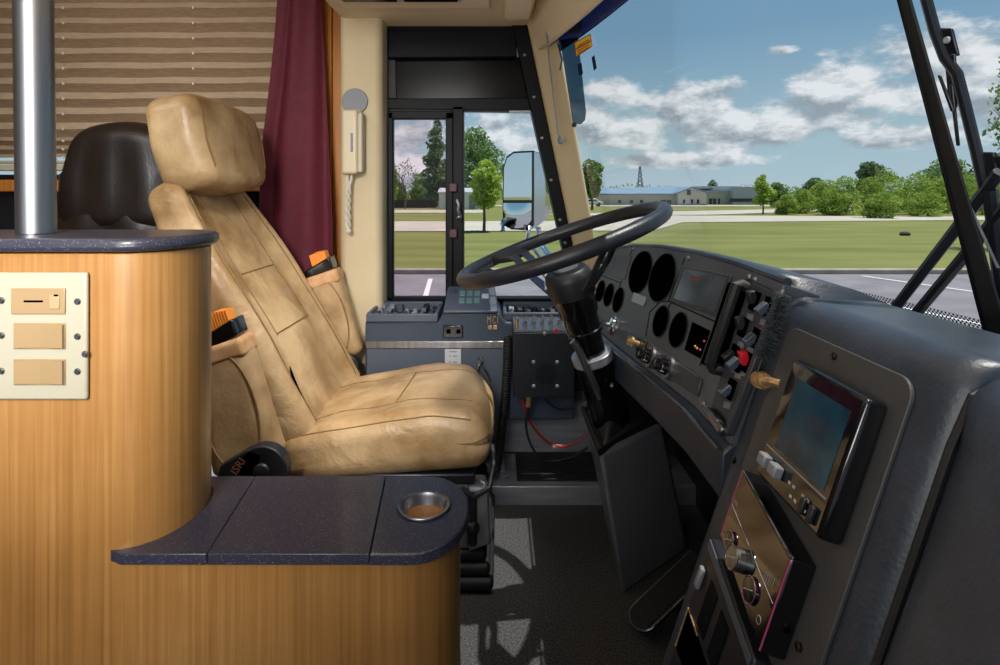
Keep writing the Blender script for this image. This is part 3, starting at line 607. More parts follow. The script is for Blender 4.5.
# switch plate
t = thing('switch_plate', P(40, 398, .722), 'ivory plate with three almond switches on the wooden half wall', 'switch plate')
def fb(mb, a, b_, c, d, y, th): return mb.bb(P(a,0,y).x, P(c,0,y).x, y-th, y, P(0,d,y).z, P(0,b_,y).z)
fb(MB(), -20, 272, 90, 398.5, .724, .006).build('plate', M['ivory'], t, bevel=.0045, seg=3)
yq = .7178
fb(MB(), 12, 288, 66, 314, yq, .002).build('dimmer_insert', M['almond'], t, bevel=.0015)
fb(MB(), 24, 300.3, 43, 302.3, yq-.002, .0006).build('dimmer_slot', M['blackest'], t)
fb(MB(), 50, 295, 60, 309, yq-.002, .0015).build('dimmer_switch', mat('almond_light', S(172,148,112), .35), t, bevel=.001)
fb(MB(), 54, 294.5, 58, 296.3, yq-.0033, .0006).build('dimmer_switch_slot', M['blackest'], t)
for (a, b_) in ((323, 349), (359, 385)):
    fr = fb(MB(), 14, b_-26, 66, b_, yq, .0012).build('rocker_frame', M['almond'], t, bevel=.0008)
    mb = MB(); y_ = yq-.0012; zz0 = P(0, b_-1.5, y_).z; zz1 = P(0, a+1.5, y_).z; xa, xm, xb = P(15.5,0,y_).x, P(41,0,y_).x, P(64.5,0,y_).x
    mb.loft([[V((xa,y_,z_)), V((xb,y_,z_)), V((xb,y_-.0042,z_)), V((xm,y_-.0012,z_)), V((xa,y_-.003,z_))] for z_ in (zz0, zz1)]).build('rocker', M['almond'], t, smooth=0)
for (a, b_) in ((77.5,301.5),(77.5,336.5),(85,354),(77.5,371.5),(1.5,300.5),(1.5,335.5),(1.5,371)):
    c = P(a, b_, .7176); MB().lathe([(.0042,0),(.0042,.0008),(.003,.0022)], c, (0,-1,0), 14).box(c+V((0,-.0022,0)), (.0011,.0006,.006), Matrix.Rotation(.4,3,'Y')).build('screw', M['steel'], t)
# steel pole
pa = P(36.5, 240, .815); pa.z = .8945; pb = P(28, -60, .815); pb.z = 1.86
t = tag(MB().cyl(pa, pb, .0240, 40).build('grab_pole', M['steel']), 'polished steel grab pole standing on the half wall ledge', 'pole')

# ------------------------------------------------------------------ black leather chair behind
t = thing('leather_chair', V((-1.15, 1.62, 0)), 'black leather chair behind the tan driver\'s seat', 'chair')
cc1 = P(126, 172, 1.76)
mb = MB(); mb.rbox(cc1+V((.02,0,-.01)), (.215,.07,.165), .068, n=8, deform=lambda p: V((p[0]*(1-.30*max(0,p[2])/.16*.9), p[1]+.010*math.sin(p[0]*55)*max(0,1-abs(p[2])/.15)-.02*(1-(p[0]/.23)**2), p[2]-.035*(p[0]/.23)**2*(1 if p[2] > 0 else 0)-(.03*(1-(p[0]/.23)**2) if p[2] < 0 else 0))))
mb.build('headrest', M['black_leather'], t, smooth=180)
mb = MB(); mb.rbox(V((cc1.x-.02, 1.78, .70)), (.26,.09,.24), .085, n=8, deform=lambda p: V((p[0]*(1-.12*p[2]/.24), p[1]+.008*math.sin(p[0]*40+1)-.02*(1-(p[0]/.29)**2), p[2]-.05*(p[0]/.29)**2)))
mb.build('backrest', M['black_leather'], t, smooth=180)
MB().rbox(V((cc1.x-.02, 1.48, .40)), (.25,.27,.08), .06, n=6).build('seat', M['black_leather'], t, smooth=180)
MB().bb(cc1.x-.24, cc1.x+.20, 1.25, 1.78, 0.0, .32).build('base', M['black'], t, bevel=.02)

# ------------------------------------------------------------------ driver's seat
st = thing('driver_seat', V((-.3, 1.55, 0)), 'tan leather driver\'s seat with tall headrest and worn folded armrests', 'seat')
YC = 1.545
# backrest frame of reference: a across (toward wall), b up the recline, c front normal
bA = V((0,1,0)); bB = V((-.335,0,.615)).normalized(); bC = V((bB.z, 0, -bB.x))
bo = V((-.650, YC+.015, .66))-bC*.030
def bdef(p):
    a, b_, c = p; t_ = (b_+.36)/.72
    wid = 1.0+.02*math.sin(t_*3)-.20*max(0, t_-.72)/.28*1.0
    f = 0
    if c > 0:
        f = .030*min(1, max(0, (abs(a)-.13)/.07))*(1-.6*max(0,t_-.6)/.4)            # side bolsters
        f += .028*math.exp(-((t_-.34)/.2)**2)*math.exp(-(a/.14)**2)                 # lumbar bulge
        f += .003*math.sin(a*60+b_*14)*math.exp(-((t_-.25)/.25)**2)
    return V((a*wid, b_, c*(1+.35*(1-t_))+f))
mb = MB(); mb.rbox(bo, (.228, .374, .040), .036, (bA, bB, bC), 14, bdef); back = mb.build('backrest', M['leather'], st, smooth=180)
def bs(a, b_, lift=.0015): p = bdef(V((a, b_, .040))); return bo+bA*p[0]+bB*p[1]+bC*(p[2]+lift)
def seamtube(fn, pts, r, name, par, m='seam', closed=False):
    MB().tube([fn(*q) for q in pts], r, 6, closed).build(name, M[m], par)
lin = lambda a, b_, n=14: [(a[0]+(b_[0]-a[0])*k/n, a[1]+(b_[1]-a[1])*k/n) for k in range(n+1)]
for sgn in (-1, 1):
    seamtube(bs, lin((sgn*.185,-.33),(sgn*.175,.315)), .0018, 'seam', back); seamtube(bs, lin((sgn*.112,-.10),(sgn*.10,.33)), .0012, 'seam', back)
seamtube(bs, lin((-.105,.085),(.102,.085)), .0016, 'seam', back); seamtube(bs, lin((-.108,-.095),(.106,-.095)), .0018, 'seam', back)
mb = MB()
mb.grid(lambda u, v: bs(-.185+.03*u*(1-v), -.20-.11*v+.02*u, .003), 4, 6).build('tear', M['blackest'], back, solid=.001)
# headrest
ho = V((-.800, YC+.01, 1.075)); hB = V((-.20,0,.98)).normalized(); hC = V((hB.z,0,-hB.x))
def hdef(p):
    a, b_, c = p
    e = abs(a)/.21
    if b_ > 0: b_ += .012*math.exp(-((a+.15)/.06)**2)
    return V((a*(1-.10*max(0,-b_)/.11), b_-.02*e*e*(b_/.11), c+.018*(1-e*e)*(1 if c > 0 else 0)*(1-b_/.11*.3)+.002*math.sin(a*45+b_*30)))
mb = MB(); mb.rbox(ho, (.192,.127,.066), .040, (bA, hB, hC), 10, hdef); hr = mb.build('headrest', M['leather'], st, smooth=180)
def hs(a, b_, c, lift=.002): p = hdef(V((a, b_, c))); d = V((0, 0, 0)); return ho+bA*p[0]+hB*p[1]+hC*p[2]
for sgn in (-1, 1):
    pts = []
    for k in range(21):
        q = -1+2*k/20; b_ = .104*q; c = .0655-.012*max(0,abs(q)-.75)/.25*2.0
        p = hdef(V((sgn*.162, b_, c))); pts.append(ho+bA*p[0]+hB*p[1]+hC*(p[2]+.0005))
    MB().tube(pts, .0022, 6).build('seam', M['seam'], hr)
# cushion
cA = V((0,1,0)); cP = math.radians(7); cB = V((math.cos(cP),0,math.sin(cP))); cC = V((-math.sin(cP),0,math.cos(cP)))
co_ = V((-.284, YC-.012, .342))
def cdef(p):
    a, b_, c = p; t_ = (b_+.25)/.5
    f = 0
    if c > 0:
        f = .014*(1-(a/.235)**2)*(1-(b_/.25)**2)+.012*min(1,max(0,(abs(a)-.13)/.08))
        f += .0035*math.sin(b_*40+math.sin(a*20))*math.exp(-((abs(a)-.1)/.08)**2)
    if b_ > 0: b_ -= .045*max(0, (a-.09)/.13)**1.5*(b_/.25)
    dz = -.03*max(0, t_-.75)/.25*(1 if c > 0 else 0)
    return V((a*(1-.05*(1-t_)), b_+.012*(1-(a/.235)**2)*(1 if b_ > 0 else 0), c*(.8+.35*t_)+f+dz))
mb = MB(); mb.rbox(co_, (.222,.255,.068), .05, (cA, cB, cC), 14, cdef); cush = mb.build('seat_cushion', M['leather'], st, smooth=180)
def cs(a, b_, lift=.0012): p = cdef(V((a, b_, .068))); return co_+cA*p[0]+cB*p[1]+cC*(p[2]+lift)
for sgn in (-1, 1): seamtube(cs, lin((sgn*.118,-.24),(sgn*.118,.215)), .0012, 'seam', cush)
seamtube(cs, lin((-.118,.02),(.118,.04)), .0015, 'seam', cush)
pts = []
for k in range(26):
    b_ = -.22+.44*k/25; p = cdef(V((-.207, b_, .053))); pts.append(co_+cA*(p[0]-.001)+cB*p[1]+cC*p[2])
MB().tube(pts, .0018, 6).build('seam', M['seam'], cush)
# folded-up armrests
def armrest(yc, o, ln, flip):
    aB = V((-.20,0,.62)).normalized(); aC = V((aB.z,0,-aB.x)); aA = V((0,1,0))
    o = V(o)
    mb = MB(); mb.rbox(o, (.036, ln/2, .066), .026, (aA, aB, aC), 6, lambda p: V((p[0], p[1], p[2]*(1.22-.36*(p[1]+ln/2)/ln)+.012*math.sin(p[1]*9))))
    ar = mb.build('armrest', M['leather_dark'], st, smooth=180); ar['label'] = 'folded-up armrest in scuffed tan leather with torn end'
    top = o+aB*(ln/2-.015)
    MB().rbox(top+aC*.018, (.038, .022, .052), .012, (aA, aB, aC), 4).build('torn_hem', M['hem'], ar, smooth=180)
    mb = MB(); mb.rbox(top+aB*.034+aC*.016, (.030, .020, .045), .006, (aA, aB, aC), 2, lambda p: V((p[0], p[1]+p[2]*.25, p[2]))); mb.build('end_housing', M['black_gloss'], ar)
    mb = MB(); R = Matrix((aA, aB, aC)).transposed()
    c = top+aB*.068+aC*.022
    for k in range(9): mb.box(c+aC*(-.024+.006*k), (.036,.046-.002*abs(k-4),.0042), R)
    mb.box(c-aB*.002, (.033,.040,.052), R); mb.build('adjusting_wheel', M['orange'], ar, bevel=.001)
    pts = []
    for k in range(30):
        a = math.pi*2*k/30; pts.append(o+aA*(-.0355)+aB*(math.sin(a)*(ln/2-.012)*1.0)+aC*(math.cos(a)*.056*(1.22-.36*(math.sin(a)*.9+1)/2)+.012*math.sin(math.sin(a)*ln/2*9)))
    MB().tube(pts, .0022, 6, True).build('piping', M['seam'], ar)
    return ar
armrest(0, P(238, 405, 1.255), .28, 1)
armrest(0, P(335, 317, 1.815)+V((-.01,0,0)), .28, -1)
# recliner knuckle with lettering
kc = P(262, 471, 1.185)
mb = MB(); mb.cyl(kc+V((0,0,0)), kc+V((0,.03,0)), .052, 32); mb.lathe([(.018,0),(.018,.006),(.012,.009)], kc, (0,-1,0), 20); mb.prism([kc+V(q) for q in ((-.10,0,-.05),(-.02,0,-.05),(0,0,.035),(-.03,0,.045),(-.09,0,.01))], (0,.025,0)).build('recliner_hinge', M['black'], st, bevel=.004)
MB().text('ISRI', kc+V((-.050,-.0008,.010)), V((.55,0,.8)), V((-.8,0,.55)), .024).build('recliner_lettering', mat('faded_red_print', S(150,96,80), .6), st, smooth=0)
kf = V((-.495, 1.765, .40)); MB().cyl(kf, kf+V((0,.03,0)), .05, 24).build('recliner_hinge', M['black'], st, bevel=.004)
# suspension and rails
MB().bb(-.47, -.06, 1.34, 1.74, .255, .283).build('seat_pan', M['black_metal'], st, bevel=.006)
for q in (1.345, 1.70): MB().bb(-.46, -.075, q, q+.03, .10, .255).build('side_plate', mat('grey_paint_plate', S(96,100,112), .45), st, bevel=.004)
mb = MB(); mb.prism([V((-.075,1.33,.255)), V((-.03,1.33,.25)), V((-.02,1.33,.12)), V((-.075,1.33,.10))], (0,.05,0)); mb.build('front_bracket', M['grey'], st, bevel=.006)
for k in range(4): MB().rbox(V((-.25, 1.54, .022+.03*k)), (.235-.008*k, .215-.008*k, .016), .014, n=3).build('bellows', M['rubber'], st)
mb = MB(); a = V((-.09,1.30,.268)); mb.tube([a, a+V((.03,0,-.018)), a+V((.065,.01,-.004)), a+V((.075,.06,.03)), a+V((.07,.12,.045))], .007, 8).build('slide_lever', M['black'], st)
mb = MB(); mb.cyl(V((-.065,1.335,.12)), V((-.065,1.335,.245)), .012, 10); mb.sph(V((-.065,1.332,.16)), .018); mb.build('damper', M['black'], st)

# ------------------------------------------------------------------ side console under the window
t = thing('side_console', V((-.15, 1.85, .06)), 'slate grey side console under the driver\'s window', 'console')
FR = 1.78
xl, xr = P(365,0,FR).x, P(574,0,FR).x
body = [V((xl,FR,.235)), V((xr,FR,.235)), V((xr,FR,.545)), V((P(506,0,FR).x,FR,.545)), V((P(499,0,FR).x,FR,.575)), V((P(443,0,FR).x,FR,.575)), V((P(438,0,FR).x,FR,.547)), V((xl,FR,.547))]
cb_ = MB().prism(body, (0,.20,0)).build('cabinet', M['slate'], t, bevel=.006, seg=3)
MB().bb(xl+.006, P(504,0,FR).x, FR-.006, FR+.01, .238, .464).build('access_cover', M['slate2'], t, bevel=.003)
MB().bb(xl+.004, P(504,0,FR).x, FR-.009, FR+.01, .464, .487).build('metal_strip', M['steel'], t, bevel=.002)
mb = MB(); fb(mb, 443, 325, 463, 337.5, FR, .006); mb.build('outlet_cover', M['black_gloss'], t, bevel=.004)
for a in (448.5, 458.5): fb(MB(), a-2, 329.5, a+2, 333.5, FR-.006, .002).build('socket', M['blackest'], t)
fb(MB(), 445, 349, 461, 377, FR-.006, .003).build('notice_card', M['ltgrey'], t)
for k, (a, b_) in enumerate(((449.5,456.5),(449,451),(453,457),(449,451),(453,457))):
    yy = 351+[0,4.5,4.5,10.5,10.5][k]; fb(MB(), a, yy, b_, yy+1.2, FR-.009, .0006).build('printed_line', M['grey'], t)
c = P(492.5, 323, FR-.004)
MB().text('MCI', P(492.7, 320.2, FR-.002), (1,0,0), (0,0,1), .036, sx=.50).build('badge', M['brass'], t, smooth=0)
fb(MB(), 487.8, 325.2, 492, 329.3, FR, .004).build('badge_block', M['brass'], t, bevel=.001); fb(MB(), 493, 325.2, 497.2, 329.3, FR, .004).build('badge_block', M['brass'], t, bevel=.001)
# wall behind and below, heel ledge
mb = MB(); mb.bb(-.45, .45, 1.945, 2.045, .058, .235); struct(mb.build('trim_7', M['alu'], keep=True))
mb = MB(); mb.bb(-.45, .64, 1.716, 1.935, -.06, .057); struct(mb.build('trim_8', M['alu'], keep=True, bevel=.003))
# trays of switches either side of the gear selector
def tray(x0, x1, y0, y1, z, label, seed):
    t = thing('switch_tray', V(((x0+x1)/2, (y0+y1)/2, z)), label, 'switch panel')
    R = Matrix.Rotation(0, 3, 'X'); mb = MB()
    mb.bb(x0, x1, y0, y0+.012, z, z+.026).bb(x0, x1, y1-.012, y1, z, z+.034).bb(x0, x0+.012, y0+.012, y1-.012, z, z+.028).bb(x1-.012, x1, y0+.012, y1-.012, z, z+.028).build('frame', M['slate2'], t, bevel=.003)
    MB().bb(x0+.012, x1-.012, y0+.012, y1-.012, z, z+.006).build('tray_floor', M['black'], t)
    rng = random.Random(seed)
    for i in range(7):
        for j in range(3):
            cx = x0+.026+(x1-x0-.052)*(i+.1*rng.random())/6; cy_ = y0+.035+(y1-y0-.07)*j/2
            if rng.random() < .2: continue
            if rng.random() < .6: MB().box((cx, cy_, z+.017), (.018,.026,.020), Matrix.Rotation(rng.uniform(-.5,.5),3,'X') @ Matrix.Rotation(rng.uniform(-.4,.4),3,'Y')).build('rocker', [M['black'], M['slate2'], M['grey']][rng.choice([0,0,0,1,1,2])], t, bevel=.002)
            else: MB().lathe([(.009,0),(.008,.016),(.004,.019)], (cx, cy_, z+.006), n=12).build('knob', [M['black'], M['slate'], M['grey']][rng.choice([0,1,2])], t)
    return t
tray(P(366.5,0,FR).x, P(438,0,FR).x, 1.772, 1.945, .5475, 'tray of small dark rocker switches left of the gear selector', 3)
tray(P(503,0,1.80).x, .222, 1.80, 1.945, .5455, 'tray of small switches right of the gear selector, under the wheel', 9)
# push button gear selector
t = thing('gear_selector', V((-.09, 1.75, .591)), 'slate push-button gear selector pad between two switch trays', 'gear selector')
xa, xb = P(443,0,1.77).x, P(498,0,1.77).x
MB().loft([[V((x,1.770,.5755)), V((x,1.770,.584)), V((x+(.006 if x < -.1 else -.012),1.87,.640)), V((x+(.006 if x < -.1 else -.012),1.90,.640)), V((x,1.92,.5755))] for x in (xa, xb)]).build('housing', M['slate2'], t, bevel=.004)
fd = V((0, .100, .056)).normalized(); fnrm = V((0,-.056,.100)).normalized()
def face(px_, v, off=.001): return V((P(px_,0,1.80).x, 1.770, .584))+fd*v+fnrm*off
Rf = Matrix((V((1,0,0)), fd, fnrm)).transposed()
for i in range(3):
    for j in range(2): MB().box(face(461.5+i*7.6, .048+.036*j), (.019,.026,.004), Rf).build('button', mat('teal_button', S(84,112,112), .3) if (i+j) == 0 else bpy.data.materials['teal_button'], t, bevel=.001)
fb_ = MB(); fb_.box(face(485, .070), (.022,.022,.003), Rf); fb_.build('display', M['ltgrey'], t)
MB().text('C2', face(452, .096, .0008), (1,0,0), fd, .022).build('lettering', M['black'], t, smooth=0)
t = tag(MB().cyl(V((-.035,1.935,.576)), V((-.035,1.935,.68)), .012, 12).sph(V((-.035,1.935,.68)), .016).build('brake_valve', M['black']), 'black valve stem behind the gear selector', 'valve')
mb = MB(); mb.sph(V((-.150,1.945,.585)), (.028,.02,.028), 14, 10); mb.sph(V((-.138,1.94,.600)), (.018,.016,.016)); tag(mb.build('cloth', M['yellow']), 'crumpled yellow cloth tucked behind the gear selector', 'cloth')
# toggle strip on black speaker box
x0, x1 = .039, .220
t = thing('speaker_box', V((.125, 1.65, .37)), 'black metal speaker box with perforated grille beside the console', 'speaker')
MB().bb(x0, x1, 1.65, 1.775, .353, .545).build('case', M['black_metal'], t, bevel=.003)
for (a, b_) in ((544.5,333.5),(533.5,362),(557,362),(533.5,386),(557,386)): MB().lathe([(.0055,0),(.0055,.002),(.003,.004)], P(a,b_,1.65), (0,-1,0), 12).build('screw', M['grey'], t)
mb = MB()
for i in range(12):
    for j in range(12):
        dx, dz = (i-5.5)*.0052, (j-5.5)*.0052
        if dx*dx+dz*dz < .033**2: mb.box(P(546,374,1.6495)+V((dx,0,dz)), (.0024,.001,.0024))
mb.build('grille', M['blackest'], t, smooth=0)
t = thing('toggle_panel', V((.125, 1.66, .556)), 'chrome strip of toggle switches on top of the speaker box', 'switch panel')
MB().prism([V((x0+.002,1.651,.546)), V((x1-.002,1.651,.546)), V((x1-.002,1.735,.556)), V((x0+.002,1.735,.556))], (0,0,.005)).bb(x0+.002, x1-.002, 1.735, 1.79, .550, .561).build('plate', M['steel'], t)
for k in range(7):
    c = V((x0+.012+k*.0262, 1.705, .557)); tg = MB().cyl(c, c+V((0,-.002,.012)), .0062, 8).lathe([(.0035,0),(.0042,.018),(.003,.022)], c+V((0,-.002,.010)), (0,-.5,1), 8).build('toggle', M['chrome'], t)
MB().box((x0+.126,1.6495,.549), (.007,.002,.016)).build('marker', M['red'], t)
MB().cyl(V((x0+.012,1.665,.552)), V((x0+.012,1.662,.585)), .006, 8).build('pilot_lamp', M['brass'], t)
# padlock hanging on a hasp
t = thing('padlock', P(484, 397, 1.76), 'brass padlock hanging from a steel hasp on the console cover', 'padlock')
MB().lathe([(.012,0),(.012,.006)], P(480.5,360.5,1.774), (0,-1,0), 14).tube([P(478,358.5,1.77), P(480.5,357.5,1.755), P(482,361,1.752), P(481,365,1.755)], .0035, 6).build('hasp', M['steel'], t)
mb = MB(); mb.tube([P(479,364,1.76), P(477.5,371,1.757), P(480,380,1.757), P(482.5,386.5,1.76)], .0035, 6).tube([P(481,364,1.76), P(486,372,1.755), P(490,380,1.758)], .0035, 6).build('shackle', M['steel'], t)
MB().box(P(484.5,391.5,1.76), (.024,.012,.028), Matrix.Rotation(-.4,3,'Y')).build('lock_body', M['brass'], t, bevel=.002)
# coiled cord
mb = MB(); ctrl = [P(508,336,1.755), P(507,370,1.75), P(504,410,1.745), P(500,445,1.745), P(496.5,469,1.75)]
def poly(q): 
    x = q*(len(ctrl)-1); i = min(int(x), len(ctrl)-2); return ctrl[i].lerp(ctrl[i+1], x-i)
mb.tube([poly(i/620)+V((math.cos(i*.62)*.0115, math.sin(i*.62)*.0115, 0)) for i in range(621)], .0030, 5)
tag(mb.build('coiled_cord', M['rubber']), 'black coiled cord hanging between the console and the speaker box', 'cord')
# wires and ribbed mat on the heel ledge
mb = MB(); mb.bb(P(517,0,1.74).x, .40, 1.745, 1.925, .058, .064)
for k in range(11): mb.bb(P(517,0,1.74).x+.01, .395, 1.752+k*.016, 1.760+k*.016, .064, .068)
tag(mb.build('ribbed_mat', M['rubber']), 'black ribbed rubber mat on the metal heel ledge', 'mat')
def wire(pts, m, label, r=.004):
    c = [V(p) for p in pts]; out = []
    for i in range(len(c)-1):
        p0 = c[max(i-1,0)]; p1 = c[i]; p2 = c[i+1]; p3 = c[min(i+2,len(c)-1)]
        for k in range(8):
            s = k/8; out.append(.5*((2*p1)+(p2-p0)*s+(2*p0-5*p1+4*p2-p3)*s*s+(3*p1-p0-3*p2+p3)*s**3))
    out.append(c[-1]); return tag(MB().tube(out, r, 6).build('wire', m), label, 'wire')
wire([P(522,400,1.71), P(528,418,1.72), P(540,435,1.74), P(556,446,1.755), P(572,444,1.76), P(588,434,1.77)], mat('red_wire', S(150,30,36), .5), 'red wire drooping below the speaker box')
wire([P(530,398,1.68), P(526,425,1.69), P(532,447,1.70), P(545,461,1.705), P(568,458,1.72), P(588,448,1.74)], M['rubber'], 'black wire looping below the red wire onto the heel ledge')
wire([P(545,400,1.70), P(560,409,1.71), P(578,403,1.72), P(600,390,1.73)], M['rubber'], 'black wire running from the speaker box behind the steering column')
t = tag(MB().cyl(P(552,446.3,1.752), P(562,447,1.768), .0065, 10).build('wire_connector', M['ltgrey']), 'pale inline connector on the red wire', 'connector')
t = tag(MB().cyl(P(529,396,1.66), P(528,406,1.67), .008, 10).build('cable_plug', M['brass']), 'small gold cable plug under the speaker box', 'plug')
c = V((P(502,471,1.80).x, 1.80, .057)); t = tag(MB().lathe([(.03,0),(.03,.006),(.014,.008),(.014,.03),(.010,.034),(.010,.045)], c, n=16).build('floor_fitting', M['alu']), 'metal fitting standing on the heel ledge under the coiled cord', 'fitting')

# ------------------------------------------------------------------ steering column, wheel, pedal
hub = V((.162, 1.30, .748)); cbase = V((.262, 1.342, .43)); ax = (hub-cbase).normalized()
wn = V((-.334, 0, .94)).normalized(); we1 = (V((1,0,0))-wn*wn.x).normalized(); we2 = wn.cross(we1)
wc = V((.144, 1.30, .838))
t = thing('steering_wheel', hub, 'large black steering wheel with two flat spokes', 'steering wheel')
R_ = .242
rim = [wc+(we1*math.cos(2*math.pi*k/96)+we2*math.sin(2*math.pi*k/96))*R_ for k in range(96)]
MB().tube(rim, .0168, 16, True).build('rim', mat('wheel_leather', S(30,31,36), .38, c2=S(40,41,46), scale=(40,40,40), bump=.25, bscale=300), t, smooth=180)
# stitched lacing on the far inner side
mb = MB()
for k in range(56):
    a = math.radians(38+k*2.2); c = wc+(we1*math.cos(a)+we2*math.sin(a))*(R_-.0155)+wn*-.0095
    d = (we1*-math.sin(a)+we2*math.cos(a)); u_ = wn*.8-(we1*math.cos(a)+we2*math.sin(a))*.2
    mb.tube([c-d*.003-u_*.006, c+d*.003+u_*.006], .0016, 4).tube([c-d*.003+u_*.006, c+d*.003-u_*.006], .0016, 4)
mb.build('lacing', M['rubber'], t)
hubtop = hub-ax*.020
for sgn in (1, -1):
    ang = math.radians(130) if sgn > 0 else math.radians(310)
    d = we1*math.cos(ang)+we2*math.sin(ang); s_ = wn.cross(d)
    a0 = wc+d*(R_-.008); a1 = wc+d*(R_-.085)-wn*.008; a2 = hubtop+d*.055+wn*.002
    def sect(c, hw, th, nn): return [c-s_*hw-nn*th, c+s_*hw-nn*th, c+s_*hw+nn*th, c-s_*hw+nn*th]
    mb = MB(); mb.loft([sect(a0+d*.006, .040, .014, wn), sect(a0-d*.022, .038, .012, wn), sect(a1, .032, .007, wn)]).build('spoke_pad', M['rubber'], t, bevel=.006)
    mb = MB()
    for o_ in (-1, 1):
        mb.loft([sect(a1+s_*o_*.018, .012, .004, wn), sect(a1.lerp(a2,.5)+s_*o_*.020-wn*.004, .010, .004, wn), sect(a2+s_*o_*.012, .014, .004, wn), sect(hubtop+d*.02, .02, .004, wn)])
    mb.build('spoke', M['steel'] if False else mat('spoke_grey', S(70,72,78), .3, .6), t, bevel=.0015)
MB().lathe([(.030,-.035),(.054,-.030),(.056,.010),(.053,.024),(.046,.031),(.001,.034)], hub, ax, 40).build('hub', M['black'], t)
MB().lathe([(.030,.0),(.030,.003),(.001,.0045)], hub+ax*.033, ax, 32).build('horn_button', M['dash'], t)
t = thing('steering_column', V((.35, 1.42, 0)), 'black steering column rising from a graphite floor cover', 'steering column')
Lc = (hub-cbase).length
MB().lathe([(.030,Lc-.03),(.048,Lc-.032),(.047,Lc-.075),(.041,Lc-.085),(.041,Lc-.115),(.044,Lc-.117),(.044,Lc-.125),(.036,Lc-.128),(.034,.13),(.034,-.02)], cbase, ax, 40).build('shaft', M['black_gloss'], t)
MB().lathe([(.046,.135),(.049,.137),(.049,.155),(.046,.157),(.037,.157)], cbase, ax, 40).build('clamp_collar', M['alu'], t)
mb = MB(); lowc = V((.295,1.375,.33)); ax2 = (cbase+ax*.14-lowc).normalized(); mb.lathe([(.047,0),(.046,.18),(.045,(cbase+ax*.14-lowc).length)], lowc, ax2, 40).build('lower_tube', M['black_gloss'], t)
MB().lathe([(.011,0),(.011,.006),(.006,.010)], P(613,386,1.285), (.3,-1,.2), 14).build('bolt', M['black_gloss'], t)
mb = MB(); a = P(577,346,1.26); b_ = P(600,398,1.27); mb.cyl(a, b_, .0085, 12); mb.cyl(a, a+(a-b_).normalized()*.012+V((-.006,0,0)), .0085, 12); mb.build('tilt_lever', M['steel'], t)
A0,B0,C0,D0 = V((.291,1.327,0)),V((.505,1.50,0)),V((.52,1.65,0)),V((.30,1.52,0))
A1,B1,C1,D1 = V((.222,1.245,.375)),V((.400,1.385,.385)),V((.41,1.53,.40)),V((.212,1.43,.40))
MB().loft([[A0,B0,C0,D0],[A1,B1,C1,D1]]).build('floor_cover', M['pedestal'], t, bevel=.012, seg=3)
cen = (A1+B1+C1+D1)/4
MB().tube([A1+V((.002,.0,.004)), A1.lerp(B1,.45)+V((0,-.004,.03)), A1.lerp(B1,.75)+V((0,-.004,.035)), B1+V((0,0,.004)), C1+V((0,0,.004)), D1+V((0,0,.004))], .009, 8, True).build('cover_edging', M['rubber'], t)
MB().loft([[p.lerp(cen,.08)+V((0,0,-.01)) for p in (A1,B1,C1,D1)], [p.lerp(cen,.30)+V((0,0,.035)) for p in (A1,B1,C1,D1)], [p.lerp(cen,.55)+V((0,0,.055)) for p in (A1,B1,C1,D1)]]).build('boot', M['rubber'], t, bevel=.01, seg=3)
for (a, b_) in ((670.5,466),(677.5,514)): 
    c = P(a, b_, 1.47-(b_-466)*-.0006); MB().lathe([(.005,0),(.005,.003),(.002,.004)], c, (.6,-.75,.2), 10).build('screw', M['brass'], t)
t = thing('accelerator_pedal', V((.34, 1.22, .0)), 'black ribbed accelerator pedal on the floor below the radio', 'pedal')
h0 = PZ(635,629,.03); h1 = V((.455,1.255,.125)); d = (h1-h0).normalized(); s_ = V((d.y,-d.x,0)).normalized(); n_ = s_.cross(d)
if n_.z < 0: n_ = -n_
ptsn = []
Lp = (h1-h0).length
for k in range(13):
    a = math.pi/2+math.pi*k/12; ptsn.append(h0+d*(.03+.03*math.cos(a))+s_*(.034*math.sin(a)))
ptsn += [h0+d*Lp-s_*.034, h0+d*Lp+s_*.034]
MB().prism(ptsn, n_*.012).build('tread', M['rubber'], t, bevel=.002)
mb = MB(); Rr = Matrix((d, s_, n_)).transposed()
for k in range(17): mb.box(h0+d*(.022+k*(Lp-.03)/17)+n_*.013, (.0055,.056,.004), Rr)
mb.build('ribs', M['rubber'], t); 
MB().tube([p+n_*.010 for p in ptsn], .0022, 6, True).build('edging', M['steel'] , t)
MB().box(h0+d*(Lp*.6)-n_*.04, (.04,.03,.07), Rr).build('pivot', M['black_metal'], t)

# ------------------------------------------------------------------ dashboard
t = D = thing('dashboard', V((.4, 1.0, .3)), 'charcoal dashboard with empty gauge openings and vinyl edge rolls', 'dashboard')
top = [(1.75,-.178),(1.62,-.153),(1.47,-.134),(1.25,-.117),(1.02,-.108),(.87,-.1075),(.715,-.112)]
bot = [(.715,-.318),(.85,-.319),(1.0,-.331),(1.149,-.345),(1.35,-.362),(1.527,-.374),(1.75,-.385)]
poly_ = [DP(y, EYE+z) for y, z in top+bot]
ip = MB().prism(poly_, NRM*-.05).build('instrument_panel', M['dash'], t, bevel=.002)
MB().tube([DP(y, EYE+z+.002, -.004) for y, z in top], .006, 8).build('brow_edge', M['vinyl'], t)
# glare shield behind the brow, down to the windscreen foot
mb = MB(); rings = []
for k in range(13):
    y = 1.74-(1.74-.72)*k/12; zt = EYE+np.interp(-y, [-a for a, _ in top], [b_ for _, b_ in top]); a = DP(y, zt, -.004); xe = max(a.x+.04, Xw(y,.76)-.012)
    rings.append([a, V((a.x+.02, y, zt+.004)), V(((a.x+xe)/2, y, zt-.010)), V((xe, y, min(zt-.03, .79))), V((xe, y, .70)), V((a.x+.02, y, .70))])
mb.loft(rings).build('glare_shield', M['vinyl'], t, smooth=180)
